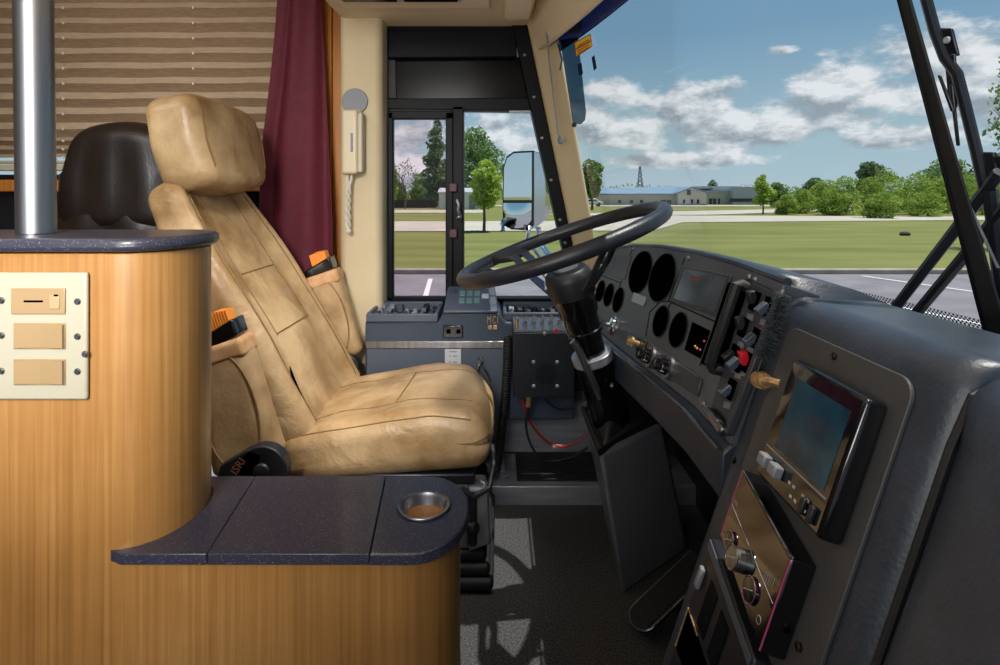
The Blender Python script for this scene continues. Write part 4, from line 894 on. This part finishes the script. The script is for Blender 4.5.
# knee panel under the instruments
mb = MB(); rings = []
for (y, z) in bot+[]:
    a = DP(y, EYE+z, -.002); zt = a.z
    rings.append([a, a+V((-.012,0,-.012)), a+V((-.014,0,-.070)), a+V((.01,0,-.085)), a+V((.10,0,-.085)), a+V((.10,0,0))])
mb.loft(rings).build('knee_panel', M['vinyl'], t, bevel=.004)
mb = MB(); mb.tube([DP(y, EYE+z-.010, .011) for y, z in bot], .0028, 6).build('knee_trim', M['steel'], t)
MB().lathe([(.008,0),(.008,.008),(.004,.014)], P(679,430,.92), (-1,0,0), 10).build('hook', M['black'], t)
# footwell bulkhead so the space under the dash is dark
mb = MB(); mb.bb(.60, .64, -.6, 2.1, -.05, .745)
mb.loft([[V((Xw(y,.74)-.006,y,.715)), V((.64,y,.715)), V((.64,y,.742)), V((Xw(y,.74)-.006,y,.742))] for y in [-.6+2.7*k/24 for k in range(25)]]); struct(mb.build('wall_front', M['black'], keep=True))
def axes_at(): return V((0,-1,0)), TUP, NRM
def plate(name, pxs, off, th, m, par=ip, bevel=.0015): return MB().prism([PD(a, b_, off) for a, b_ in pxs], NRM*th).build(name, m, par, bevel=bevel)
def gauge(px, py, w, h, name='gauge_opening'):
    c = PD(px, py, .0004); hy = abs(PD(px-w/2, py).y-PD(px+w/2, py).y)/2*.94; hz = h/2/F*c.y/.93
    n = 40; ringp = [c+V((0,1,0))*math.cos(2*math.pi*k/n)*hy+TUP*math.sin(2*math.pi*k/n)*hz for k in range(n)]
    o = MB().prism(ringp, NRM*.0008).build(name, M['blackest'], ip, smooth=0)  # black disc on the face; shade of an empty recess put into colour
    MB().tube([p+NRM*.0008 for p in ringp], .0013, 5, True).build('gauge_rim', M['black'], o)
gauge(640,272,23,41); gauge(662,277.5,27.5,47); gauge(600.6,291,9.5,20); gauge(609,295,10,22); gauge(618.5,300,11,24); gauge(661,321.5,17,30); gauge(678.5,330,19.5,33.5)
plate('blank_plate', [(610.5,253),(632,256),(625,280),(604,273)], .0005, .0015, M['dash_dark'])
plate('name_plate', [(635,292.5),(647,297.5),(644,306.5),(632,301.5)], .001, .0015, M['ltgrey'])
plate('display_frame', [(683,265.5),(733,276),(719,318),(671.5,301)], .0005, .003, M['dash_dark'])
plate('display', [(687,269.5),(729.5,278.5),(717,313.5),(676,299)], .0036, .0008, mat('display_lens', S(62,66,72), .2))
plate('display_mark', [(694,276.5),(700.5,278),(699,282),(692.5,280.5)], .0045, .0003, mat('dim_red', S(120,52,48), .5), bevel=0)
plate('opening', [(693,322),(711,331),(701,359),(685,350)], .0005, .001, M['blackest'])
for (a, b_, m_) in ((699,349,'orange'),(702,350.5,'pink'),(706,342,'red'),(697,347,'yellow')): MB().sph(PD(a,b_,.003), .0022, 8, 6).build('indicator_lamp', M[m_], ip)
# thin engraved panel joints
for ln_ in ([(685,258),(668.5,301),(660,302),(650,312),(646,336)], [(668.5,301),(716,322),(700,366)], [(633,247),(621,283),(598,274)], [(621,283),(612,306)], [(671,303),(667,311)]):
    MB().tube([PD(a, b_, .0002) for a, b_ in ln_], .0011, 5).build('panel_joint', M['blackest'], ip)
# knob rail
plate('knob_rail', [(645.5,339),(704,379.5),(699,397),(641,359)], .0005, .004, M['dash_dark'])
def pdir(c, prof, m, par=ip, name='knob', n=24): return MB().lathe(prof, c, NRM, n).build(name, m, par)
for (a, b_) in ((654,358.5),(672,369)):
    k = pdir(PD(a,b_,.004), [(.020,0),(.020,.006),(.015,.007)], M['steel'], name='bezel'); pdir(PD(a,b_,.011), [(.014,0),(.013,.012),(.010,.014),(.010,.022),(.002,.023)], M['black_gloss'], k)
    pdir(PD(a,b_,.019), [(.0132,0),(.0132,.003)], M['chrome'], k, 'knob_ring')
plate('pull_plate', [(641,338),(650,342),(645.5,356),(638,351)], .0045, .002, M['black'])
pdir(PD(641.5,345,.006), [(.006,0),(.006,.012),(.011,.014),(.011,.022),(.006,.026)], M['brass'], name='pull_knob')
kk = pdir(PD(614.5,326,.0), [(.024,0),(.024,.004),(.019,.006),(.018,.012),(.010,.014)], M['chrome'], name='key_switch'); c = PD(613,326,.012)
MB().cyl(c, c+NRM*.022, .005, 10).box(c+NRM*.035, (.026,.003,.022), Matrix((NRM, V((0,1,0)), TUP)).transposed()).build('key', M['steel'], kk, bevel=.001)
for (a, b_) in ((634,249),(689,258.5),(750,277.5),(783,293),(642.5,359),(704.5,404),(756,280.5)): MB().lathe([(.0052,0),(.0052,.002),(.003,.0045)], PD(a,b_,.0), NRM, 12).build('screw', M['steel'], ip)
# grab bar standing off the panel
h0, h1 = PD(737,284,.0), PD(709,366,.0)
mb = MB(); mb.prism([PD(731,283,.0),PD(752,289,.0),PD(724,373,.0),PD(704,365,.0)], NRM*.006); mb.build('handle_base', M['blackest'], ip, bevel=.002)  # black plate: shade in the gap behind the bar put into colour
mb = MB(); mb.tube([PD(751,289,.004), PD(752,288,.018), PD(753,290,.024), PD(726,370,.024), PD(725,373,.018), PD(724,371,.004)], .0080, 10); mb.build('grab_handle', M['rubber'], ip)
# switch column
sc_ = plate('switch_column', [(754,279),(786,294),(731,437),(712.5,413)], .001, .004, M['black_metal'], t, .002)
plate('column_edge', [(785,293.5),(789,296),(735,437),(731,437)], .0015, .010, M['dash_dark'], sc_)
plate('switch_bezel', [(757,284),(783,296.5),(733,424),(717,405)], .0052, .001, M['dash_dark'], sc_)
def rocker(a, b_, m_, lean): 
    c = PD(a, b_, .0065); R = Matrix((V((0,-1,0)), TUP, NRM)).transposed()
    k = MB().box(c+NRM*.001, (.018,.026,.004), R).build('switch_well', M['blackest'], sc_)
    MB().box(c+NRM*.007+TUP*lean*.004, (.012,.0175,.010), R @ Matrix.Rotation(lean*.55,3,'X')).build('rocker', M[m_], k, bevel=.0015)
for a, b_, m_, l_ in ((760,303,'black',1),(773,309,'slate2',-1),(748.5,329,'black',1),(761,340,'slate2',-1),(739,356,'black',-1),(744,364,'slate2',-1),(752.5,364,'red',1),(736,391,'slate2',-1)): rocker(a, b_, m_, l_)
for a, b_ in ((755.5,318.5),(769,324),(746,346.5),(755.5,352),(739.5,371),(743.5,377),(750.5,375),(732.5,407),(764.5,333)):
    plate('switch_label', [(a-3,b_-4),(a+3,b_-2),(a+1.5,b_+4),(a-4.5,b_+2)], .0064, .0008, M['grey'] if a != 764.5 else mat('amber_label', S(176,92,70), .5), sc_, 0)
MB().prism([PD(712,411,.006),PD(717,408,.006),PD(735,432,.006),PD(731,440,.006)], NRM*.012).build('end_bracket', M['steel'], sc_, bevel=.003)
# fuzzy brush duster hanging by the switch column
a, b_ = PD(798,300,.018), PD(776,364,.018); rng = random.Random(5); mb = MB(); ax_ = (b_-a).normalized(); u_ = ax_.orthogonal().normalized(); w_ = ax_.cross(u_)
for k in range(520):
    q = rng.random(); an = rng.random()*6.28; c = a.lerp(b_, q); dd = (u_*math.cos(an)+w_*math.sin(an)+ax_*rng.uniform(-.4,.4))*(.008+.005*rng.random())
    mb.tube([c, c+dd], [.0010,.0004], 3)
t2 = thing('brush', b_, 'fuzzy black bottle brush hanging beside the dash switches', 'brush')
mb.build('bristles', mat('bristle_dark', S(46,54,58), .8), t2, smooth=0); MB().tube([a-ax_*.008, b_+ax_*.018], .0012, 8).build('wire_handle', M['black'], t2)

# centre tower with grey face, soft edge roll, passenger pad
def section(y, dx=0):                 # cross-section of padded tower (front face follows the dash slope)
    return [DP(y, EYE-.60, -.0), DP(y, EYE-.155, -.0)]
roll = []
mb = MB(); rings = []
def towersec(y, off):
    zt = EYE-.126+.0*y; pts = []
    p0 = DP(y, .30, off); pts.append(p0); pts.append(DP(y, .55, off)); pts.append(DP(y, EYE-.165, off))
    c = DP(y, EYE-.150, off-.034)
    for k in range(7):
        a = math.radians(200-30*k); 
        pts.append(c+NRM*.034*math.cos(math.radians(15*k))+TUP*.034*math.sin(math.radians(15*k)))
    xe = Xw(y, .76)-.012
    pts += [V((max(pts[-1].x+.03, xe*.5+pts[-1].x*.5), y, pts[-1].z-.004)), V((xe, y, .787)), V((xe, y, .70)), V((xe, y, .30))]
    return pts
ys = [(.714,-.03),(.712,-.012),(.704,-.003),(.694,0),(.60,0),(.50,0),(.447,0),(.438,-.004),(.431,-.010),(.428,-.016)]
mb.loft([towersec(y, o) for y, o in ys]).build('tower', M['vinyl'], t, smooth=60)
# lower flare of the tower toward the floor
mb = MB(); mb.loft([[DP(.71,.30,-.004),DP(.43,.30,-.004),V((.5,.43,.30)),V((.5,.71,.30))],[DP(.71,0.02,.0),DP(.43,0.02,.0),V((.5,.43,0.02)),V((.5,.71,0.02))]]).build('tower_foot', M['vinyl'], t, bevel=.01, seg=3)
# passenger side pad, bulging
def padsec(y):
    q = (.425-y)/.10; bul = .030*(1-math.exp(-max(0,q)*5)); pts = []
    lo = 0.30
    for k in range(9):
        z = lo+(EYE-.185-lo)*k/8; pts.append(DP(y, z, -.012+bul*(.55+.45*math.sin(math.pi*min(1,k/8+.1)))))
    c = DP(y, EYE-.166, -.052+bul*.40)
    for k in range(1,7): pts.append(c+NRM*.045*math.cos(math.radians(15*k))+TUP*.045*math.sin(math.radians(15*k)))
    xe = Xw(y,.76)-.012
    pts += [V((xe*.5+pts[-1].x*.5, y, pts[-1].z-.006)), V((xe, y, .785)), V((xe, y, .70)), V((xe, y, .30))]
    return pts
mb = MB(); mb.loft([padsec(y) for y in (.4265,.424,.418,.408,.395,.38,.36,.33,.28,.2,.1,0,-.2,-.5)]).build('passenger_pad', M['vinyl'], t, smooth=180)
MB().tube([DP(.4275, .30+(EYE-.19-.30)*k/12, -.008) for k in range(13)]+[DP(.428, EYE-.150, -.012), DP(.43, EYE-.132, -.034)], .0030, 8).build('piping', M['rubber'], t)
# grey equipment plate with rounded corners
def rrect(y0, y1, z0, z1, r, off, n=6):
    pts = []
    for cy_, cz, a0 in ((y0-r, z1-r, 90), (y1+r, z1-r, 0), (y1+r, z0+r, -90), (y0-r, z0+r, 180)):
        for k in range(n+1):
            a = math.radians(a0-90*k/n) if False else math.radians({90:180,0:90,-90:0,180:-90}[a0]-90*k/n)
            pts.append(DP(cy_-r*math.cos(a), cz+r*math.sin(a), off))
    return pts
fp = MB().prism(rrect(.665,.462,.31,EYE-.1555,.018,.0005), NRM*.004).build('equipment_plate', M['dash2'], t, bevel=.001)
for (a, b_) in ((839,358),(805,649),(738,462)): MB().lathe([(.004,0),(.004,.003),(.002,.004)], PD(a,b_,.004), NRM, 10).build('screw', M['black_gloss'], fp)
# monitor
def quadbox(name, pts, off, th, m, par, bevel=.002, seg=2): return MB().prism([PD(a,b_,off) for a, b_ in pts], NRM*th).build(name, m, par, bevel=bevel, seg=seg)
def rect(y0, y1, z0, z1, off, th): return MB().prism([DP(y0,z1,off), DP(y1,z1,off), DP(y1,z0,off), DP(y0,z0,off)], NRM*th)
t = thing('monitor', DP(.57, .61, .005), 'small glossy black monitor mounted on the grey dash plate', 'monitor')
mz1, mz0, my0, my1 = EYE-.182, EYE-.304, .597, .478
rect(my0, my1, mz0, mz1, .0048, .022).build('case', M['black_gloss'], t, bevel=.005, seg=3)
rect(my0-.004, my1+.004, mz0+.004, mz1-.004, .0270, .0008).build('front_glass', M['screen'], t)
rect(my0-.020, my1+.012, mz0+.036, mz1-.016, .0279, .0004).build('screen', M['screen_blue'], t)
rect(my0-.006, my1+.006, mz0+.031, mz0+.0325, .0279, .0006).build('divider', M['grey'], t)
for k in range(2): MB().prism([DP(my0-.012-.022*k, mz0+.014, .0279), DP(my0-.026-.022*k, mz0+.014, .0279), DP(my0-.026-.022*k, mz0+.026, .0279), DP(my0-.012-.022*k, mz0+.026, .0279)], NRM*.010).build('button', M['grey'], t, bevel=.002)
for k in range(6):
    for j in range(2):
        if (k+j) % 3: rect(my0-.058-.008*k, my0-.062-.008*k, mz0+.009+.009*j, mz0+.0115+.009*j, .0279, .0003).build('printed_mark', M['ltgrey'], t)
for k in range(2): rect(my1+.018+.014*k, my1+.012+.014*k, mz0+.006, mz0+.020, .0279, .004).build('slide_switch', M['black'], t, bevel=.001)
c = PD(775,384,.012); mb = MB(); dr = (PD(766,383,.016)-PD(778,385,.016)).normalized()
mb.lathe([(.0085,0),(.0095,.002),(.0095,.018),(.0085,.020),(.006,.020),(.006,.016)], c, dr, 20)
for k in range(20):
    a = 2*math.pi*k/20; u_ = dr.orthogonal().normalized(); w_ = dr.cross(u_); q = c+(u_*math.cos(a)+w_*math.sin(a))*.0095; mb.tube([q+dr*.003, q+dr*.017], .0008, 4)
mb.tube([c, c-dr*.014, c-dr*.02-NRM*.006], .005, 8)
tag(mb.build('brass_fitting', M['brass']), 'knurled brass fitting beside the upper left corner of the monitor', 'fitting')
# car stereo
def quadmap(y0, y1, zt0, zt1, zb0, zb1):        # u left to right, v top to bottom on the sloping plate
    return lambda u, v, off: DP(y0+(y1-y0)*u, EYE+(zt0+(zt1-zt0)*u)*(1-v)+(zb0+(zb1-zb0)*u)*v, off)
def qrect(Q, u0, u1, v0, v1, off, th): return MB().prism([Q(u0,v0,off), Q(u1,v0,off), Q(u1,v1,off), Q(u0,v1,off)], NRM*th)
def qring(Q, u, v, r, off, tr, n=28):
    c = Q(u, v, off); return MB().tube([c+V((0,1,0))*r*math.cos(6.2832*q/n)+TUP*r*math.sin(6.2832*q/n) for q in range(n)], tr, 5, True)
t = thing('stereo', DP(.6, .49, .005), 'gloss black stereo with pink edges and three round dials below the monitor', 'stereo')
Q = quadmap(.617, .499, -.311, -.333, -.384, -.418)
qrect(Q, 0, 1, 0, 1, .0048, .024).build('case', M['black_gloss'], t, bevel=.002)
qrect(Q, .02, .98, .03, .97, .0288, .0008).build('face', M['stereo_glass'], t)
MB().tube([Q(.008,.03,.0290), Q(.008,.99,.0290)], .0008, 6).build('edge_trim', M['pink'], t); MB().tube([Q(.992,.03,.0290), Q(.992,.98,.0290)], .0009, 6).build('edge_trim', M['pink'], t)
MB().tube([Q(.02,.012,.0290), Q(.98,.012,.0290)], .0009, 6).build('top_trim', M['steel'], t)
MB().tube([Q(.03,.50,.0297), Q(.97,.52,.0297)], .0004, 4).build('face_line', M['grey'], t)
for k, (u, v, r, h) in enumerate(((.20,.80,.0085,.002), (.42,.76,.0115,.009), (.68,.77,.0115,.002))):
    o = MB().lathe([(r,0),(r,h),(r*.9,h+.001),(.001,h+.0015)], Q(u,v,.0296), NRM, 28).build('dial', M['black_gloss'] if k != 1 else M['steel'], t)
    qring(Q, u, v, r, .0300+h, .0007).build('dial_ring', M['chrome'] if k == 1 else mat('pink_chrome', S(190,150,170), .2, .9), o)
    c = Q(u, v, .0308+h); MB().tube([c+V((0,r*.6,0))-TUP*r*.3, c-V((0,r*.6,0))+TUP*r*.3], .0005, 4).build('pointer', M['ltgrey'], o)
qring(Q, .88, .82, .0035, .0298, .0004, 16).build('jack_ring', M['grey'], t)
for k in range(5): qrect(Q, .78+.03*k, .79+.03*k, .42-.02*k, .50-.02*k, .0296, .0003).build('printed_mark', M['grey'], t)
for k in range(3): qrect(Q, .06+.02*k, .07+.02*k, .40, .44, .0296, .0003).build('printed_mark', M['grey'], t)
# lower control deck
t = thing('control_deck', DP(.6, .38, .005), 'black control deck with a brass edged slot below the stereo', 'control unit')
Q = quadmap(.645, .512, -.400, -.432, -.575, -.575)
qrect(Q, 0, 1, 0, 1, .0048, .018).build('case', M['black_metal'], t, bevel=.003)
qrect(Q, .02, .98, .01, .065, .0228, .002).build('top_strip', M['slate2'], t, bevel=.0006)
qrect(Q, .05, .11, .16, .29, .0228, .006).build('slide_button', M['grey'], t, bevel=.002)
for k in range(2): qrect(Q, .22+.26*k, .38+.26*k, .14, .42, .0228, .001).build('dark_window', M['dark_glass'], t)
qrect(Q, .05, .95, .46, .70, .0228, .001).build('slot', M['blackest'], t)
MB().tube([Q(.04,.70,.024), Q(.04,.45,.024), Q(.30,.45,.024)], .0011, 6).build('slot_edge', M['brass'], t)

# ------------------------------------------------------------------ things at the windscreen
t = thing('sun_visor', P(580,125,1.8), 'smoked translucent sun visor panel hanging beside the pillar', 'sun visor')
mb = MB(); pv = [(560,40),(577,37),(585,112),(584,120),(580,124),(573,124)]
mb.prism([P(a,b_,1.80) for a, b_ in pv], (.004,.003,0)).build('panel', M['visor'], t)
MB().tube([P(558,44,1.81), P(562,60,1.80), P(560,70,1.81)], .003, 6).build('bracket', M['black'], t); MB().lathe([(.008,0),(.008,.006)], P(574,125,1.797), (0,-1,0), 10).build('end_clip', M['black'], t)
t = thing('pull_cord', P(561,142,1.86), 'thin grey pull cord with a hook hanging in front of the pillar', 'cord')
MB().tube([P(546.5,31,1.84), P(549,60,1.84), P(554,100,1.84), P(558.5,134,1.84)], .0028, 6).build('cord', M['grey'], t)
MB().tube([P(548,36,1.83), P(551,27,1.83), P(556,25,1.82)], .004, 6).tube([P(552,30,1.83), P(562,30.5,1.80), P(567,29.5,1.78)], .003, 6).build('eyelet', M['ltgrey'], t)
MB().sph(P(560.5,140,1.84), (.010,.008,.014)).tube([P(558.5,134,1.84), P(561,137,1.835), P(562,143,1.835), P(558,143,1.835)], .003, 6).build('hook', M['grey'], t)
# decals on the windscreen glass
def wplane(px, py, off=.006):          # where the sight line meets the glass
    lo, hi = .1, 2.2; dx = (px-HX)/F; dz = (HY-py)/F
    for _ in range(60):
        mid = (lo+hi)/2
        if dx*mid > Xw(mid, EYE+dz*mid)-off: hi = mid
        else: lo = mid
    return V((dx*lo, lo, EYE+dz*lo))
def decal(pts, m, name='decal', par=None, off=.006): return MB().add([wplane(a,b_,off) for a, b_ in pts], [tuple(range(len(pts)))]).build(name, M[m], par, smooth=0)
st_ = decal([(574,42.5),(590.5,33.5),(592.5,46.5),(576,57.5)], 'sticker_r', 'warning_sticker'); tag(st_, 'yellow and red warning sticker at the top corner of the windscreen', 'sticker')
for q in ([(575,43),(590,35),(590.8,40),(575.6,48.5)], [(575.8,50),(591,41),(592,46),(576.3,56)]): decal(q, 'sticker_y', 'printed_panel', st_, .008)
for k in range(4): decal([(577.5,45.5+k*2.6),(589,39+k*2.6),(589.2,39.8+k*2.6),(577.7,46.4+k*2.6)], 'sticker_r', 'printed_line', st_, .010)
tag(decal([(577.5,64.5),(581.5,62.5),(583,74),(579,76)], 'sticker_b'), 'short dark blue decal below the warning sticker', 'decal')
tag(decal([(591.5,57.5),(594.5,55),(596.8,68),(593.8,71)], 'sticker_b'), 'narrow dark blue decal right of the short decal', 'decal')
# wiper, outside the glass
def WO(px, py, o=.05): return wplane(px, py, -o)
t = thing('wiper', WO(990,350,.05), 'black windscreen wiper with long blade and pantograph arms', 'wiper')
def bar(pts, r, name, m='black_metal', o=.05, flat=1): 
    return MB().tube([WO(a,b_,o) for a, b_ in pts], r, 8).build(name, M[m], t)
mb = MB()
for k in range(2):
    pass
def ribbon(pa, pb, wa, wb, o, th, name, m):
    a = [WO(pa[0]-wa/2,pa[1],o), WO(pa[0]+wa/2,pa[1],o)]; b_ = [WO(pb[0]+wb/2,pb[1],o), WO(pb[0]-wb/2,pb[1],o)]
    return MB().prism(a+b_, (th,0,.0)).build(name, M[m], t, bevel=.002)
ribbon((897,-20), (1000,350), 13, 24, .016, .003, 'blade', 'rubber')
ribbon((903,-20), (1008,350), 3, 6, .024, .003, 'blade_spine', 'black_metal')
ribbon((892,-20), (989,350), 2.2, 3.5, .014, .002, 'blade_edge', 'frame')
bar([(921,-20),(935,32),(945,58),(957,74),(965,105),(976,150),(985,190)], .0062, 'arm')
ribbon((944,28), (952,56), 14, 12, .058, .004, 'pivot_plate', 'black_metal')
MB().lathe([(.004,0),(.004,.003)], WO(948,40,.052), (-1,0,0), 10).build('rivet', M['ltgrey'], t)
ribbon((949,54), (952,108), 11, 8, .050, .003, 'link', 'black_metal'); ribbon((950,84), (957,146), 4, 3, .040, .003, 'link', 'black_metal'); ribbon((938,75), (952,112), 3, 4, .030, .003, 'link', 'black_metal')
ribbon((984,152), (992,182), 18, 15, .060, .006, 'pivot_housing', 'black_metal'); ribbon((1000,156), (1008,176), 18, 18, .060, .006, 'pivot_housing', 'black_metal')
bar([(1000,172),(885,321)], .0070, 'parallel_arm'); bar([(1010,202),(904,328)], .0070, 'parallel_arm'); bar([(990,190),(1006,330)], .0075, 'drive_arm')
bar([(967,200),(998,268)], .0015, 'washer_hose', 'grey', .02)
# outside mirror beside the driver's window
t = thing('outside_mirror', P(545,262,2.35), 'tall chrome outside mirror seen through the driver\'s window', 'mirror')
YM = 2.40
def mq(pts, y0, y1s): return [P(a, b_, y0+y1s*(a-503)/40) for a, b_ in pts]
hd = [(503.5,206),(504,168),(507,157),(514,152),(532,150.5),(541,153),(545,170),(545.5,205),(541,221),(530,230),(512,229),(504,224)]
fr_ = MB().loft([mq(hd,YM,.10), [p+V((.02,.05,0)) for p in mq(hd,YM,.10)], [p+V((.06,.10,.0)) for p in mq([(a*.8+105,b_*.8+38) for a,b_ in hd],YM,.10)]]).build('housing', M['chrome'], t, bevel=.004, seg=3)
dm = lambda pts: [p+V((-.002,-.004,0)) for p in mq(pts,YM,.10)]
MB().prism(dm([(503,206),(503.5,168),(507,156.5),(514,151.5),(534,150.5),(534,225),(529,230.5),(512,229.5),(503.5,225)]), (.004,.006,0)).build('bezel', M['black_gloss'], t)
MB().prism([p+V((-.002,-.003,0)) for p in dm([(504.5,200),(505,168),(508,158.5),(514.5,153.5),(532.5,152.5),(532.5,200)])], (.001,.002,0)).build('flat_glass', M['mirror'], t, smooth=0)
mb = MB()
def cvx(u, v):
    px = 504.5+28*u; py = 203+(25-6*(abs(u-.45)**3)*8)*v; p = dm([(px,py)])[0]; bl = .012*(1-(2*u-1)**2)*(1-(2*v-1)**2); return p+V((-.003-bl*.3,-.003-bl,0))
mb.grid(cvx, 12, 8).build('convex_glass', M['mirror'], t, smooth=180)
MB().tube([P(538,228,2.46), P(541,245,2.50), P(552,262,2.40), P(566,272,2.2), P(580,278,2.12)], [.012,.016,.024,.028,.03], 12).tube([P(530,226,2.45), P(527,240,2.44), P(540,258,2.42)], .009, 8).build('arm', M['chrome'], t)

# ------------------------------------------------------------------ world, sun, added fill lights
w = bpy.data.worlds.new('World'); scene.world = w; w.use_nodes = True; nt = w.node_tree; L = nt.links.new; nt.nodes.clear()
out = N(nt, 'ShaderNodeOutputWorld'); bg = N(nt, 'ShaderNodeBackground'); L(bg.outputs[0], out.inputs[0])
tc = N(nt, 'ShaderNodeTexCoord'); sx = N(nt, 'ShaderNodeSeparateXYZ'); L(tc.outputs['Generated'], sx.inputs[0])
def mth(op, a, b_=None, c=None, clamp=False):
    n = N(nt, 'ShaderNodeMath', operation=op); n.use_clamp = clamp
    for i, q in enumerate((a, b_, c)):
        if q is None: continue
        if isinstance(q, (int, float)): n.inputs[i].default_value = q
        else: L(q, n.inputs[i])
    return n.outputs[0]
az = mth('ARCTAN2', sx.outputs[0], sx.outputs[1]); el = mth('ARCSINE', sx.outputs[2])
cr = N(nt, 'ShaderNodeValToRGB'); e = cr.color_ramp.elements; e[0].position = 0; e[0].color = S(176,196,206); e[1].position = 1; e[1].color = S(90,134,168)
x = e.new(.10); x.color = S(160,188,200); x = e.new(.30); x.color = S(118,156,184)
L(mth('MULTIPLY', el, 1.0/.9, clamp=True), cr.inputs[0])
cv = N(nt, 'ShaderNodeCombineXYZ'); L(az, cv.inputs[0]); L(mth('MULTIPLY', el, 1.9), cv.inputs[1])
def noise(vec, sc, det=7., r=.58, off=None):
    if off: 
        a = N(nt, 'ShaderNodeVectorMath', operation='ADD'); L(vec, a.inputs[0]); a.inputs[1].default_value = off; vec = a.outputs[0]
    n = N(nt, 'ShaderNodeTexNoise', i_Scale=sc, i_Detail=det, i_Roughness=r); L(vec, n.inputs['Vector']); return n.outputs['Fac']
def ang(px, py): d = V(((px-HX)/F, 1, (HY-py)/F)).normalized(); return math.atan2(d.x, d.y), math.asin(d.z)
blobs = [(740,128,115,26),(680,106,65,26),(850,88,80,30),(930,52,110,32),(990,90,90,48),(620,92,32,16),(600,132,80,18),(800,115,90,26),(680,160,90,9),(900,138,80,12),(560,118,60,20),
         (495,125,32,14),(520,142,32,16),(402,138,50,18),(410,172,60,22),(470,175,80,10),(782,50,18,5),(1150,40,180,50),(150,80,260,70),(1350,150,150,60)]
tot = None; low = None
for (px, py, wpx, hpx) in blobs:
    a0, e0 = ang(px, py); a1, _ = ang(px+wpx, py); _, e1 = ang(px, py-hpx); sa = abs(a1-a0); se = abs(e1-e0)
    da = mth('DIVIDE', mth('SUBTRACT', az, a0), sa); de = mth('DIVIDE', mth('SUBTRACT', el, e0), se)
    v = mth('SUBTRACT', 1.0, mth('ADD', mth('MULTIPLY', da, da), mth('MULTIPLY', de, de)))
    v = mth('MAXIMUM', v, -1.5)
    tot = v if tot is None else mth('MAXIMUM', tot, v)
    sh = mth('MULTIPLY', mth('MAXIMUM', v, 0.0), de)
    low = sh if low is None else mth('ADD', low, sh)
nA = noise(cv.outputs[0], 9.0, 9., .6); nB = noise(cv.outputs[0], 9.0, 9., .6, (.012, .035, 0)); nC = noise(cv.outputs[0], 26., 5., .6)
dens = mth('ADD', mth('MULTIPLY', mth('ADD', tot, .35), .52), mth('MULTIPLY', mth('SUBTRACT', nA, .5), 2.6))
dens = mth('ADD', dens, mth('MULTIPLY', mth('SUBTRACT', nC, .5), .5))
mask = N(nt, 'ShaderNodeMapRange'); mask.interpolation_type = 'SMOOTHSTEP'; mask.inputs['From Min'].default_value = .02; mask.inputs['From Max'].default_value = .55; L(dens, mask.inputs['Value'])
lit = mth('ADD', mth('MULTIPLY', mth('SUBTRACT', nA, nB), 3.6), mth('ADD', .58, mth('MULTIPLY', low, .45)))
lit = mth('SUBTRACT', lit, mth('MULTIPLY', mth('MAXIMUM', dens, 0.0), .12))
cc_ = N(nt, 'ShaderNodeValToRGB'); e = cc_.color_ramp.elements; e[0].position = .1; e[0].color = S(150,160,170); e[1].position = .85; e[1].color = S(232,234,236); x = e.new(.42); x.color = S(188,196,202)
L(lit, cc_.inputs[0])
mx = N(nt, 'ShaderNodeMix', data_type='RGBA'); L(mth('MULTIPLY', mask.outputs[0], .93), mx.inputs['Factor']); L(cr.outputs[0], mx.inputs['A']); L(cc_.outputs[0], mx.inputs['B'])
L(mx.outputs['Result'], bg.inputs[0]); bg.inputs[1].default_value = 1.0
sun = bpy.data.lights.new('Sun', 'SUN'); sun.energy = 4.8; sun.angle = .01; sun.color = (1,.95,.86); so = bpy.data.objects.new('Sun', sun); COL.objects.link(so)
so.rotation_euler = V((-.31,-.01,-1)).to_track_quat('-Z','Y').to_euler()
def area(name, loc, tgt, sz, en, col=(1,.985,.965)):
    l = bpy.data.lights.new(name, 'AREA'); l.energy = en; l.size = sz; l.color = col; o = bpy.data.objects.new(name, l); o.location = loc
    o.rotation_euler = (V(tgt)-V(loc)).to_track_quat('-Z','Y').to_euler(); COL.objects.link(o); return o
l1 = area('CabinLamp', (-.45,-.45,1.0), (-.45,.25,2.05), .7, 18)  # unseen fill lights added to brighten the cabin, no real fittings
l2 = area('CabinLamp', (-.45,-.7,1.55), (-.80,1.4,.70), .5, 5.2); l2.data.spread = math.radians(52)
area('CabinLamp', (-1.3,.9,1.78), (-1.3,1.9,1.2), .5, 5)
l4 = area('CabinLamp', (.02,.95,1.80), (-.50,1.50,.42), .25, 2.4); l4.data.spread = math.radians(48)
cam = bpy.data.cameras.new('Camera'); cam.sensor_width = 36; cam.lens = F/1000*36; cam.shift_y = -(332.5-HY)/1000; cam.clip_start = .02; cam.clip_end = 3000
co = bpy.data.objects.new('Camera', cam); co.location = (0,0,EYE); co.rotation_euler = (math.radians(90),0,0); COL.objects.link(co); scene.camera = co
scene.view_settings.view_transform = 'Standard'; scene.view_settings.look = 'None'; scene.view_settings.exposure = 0
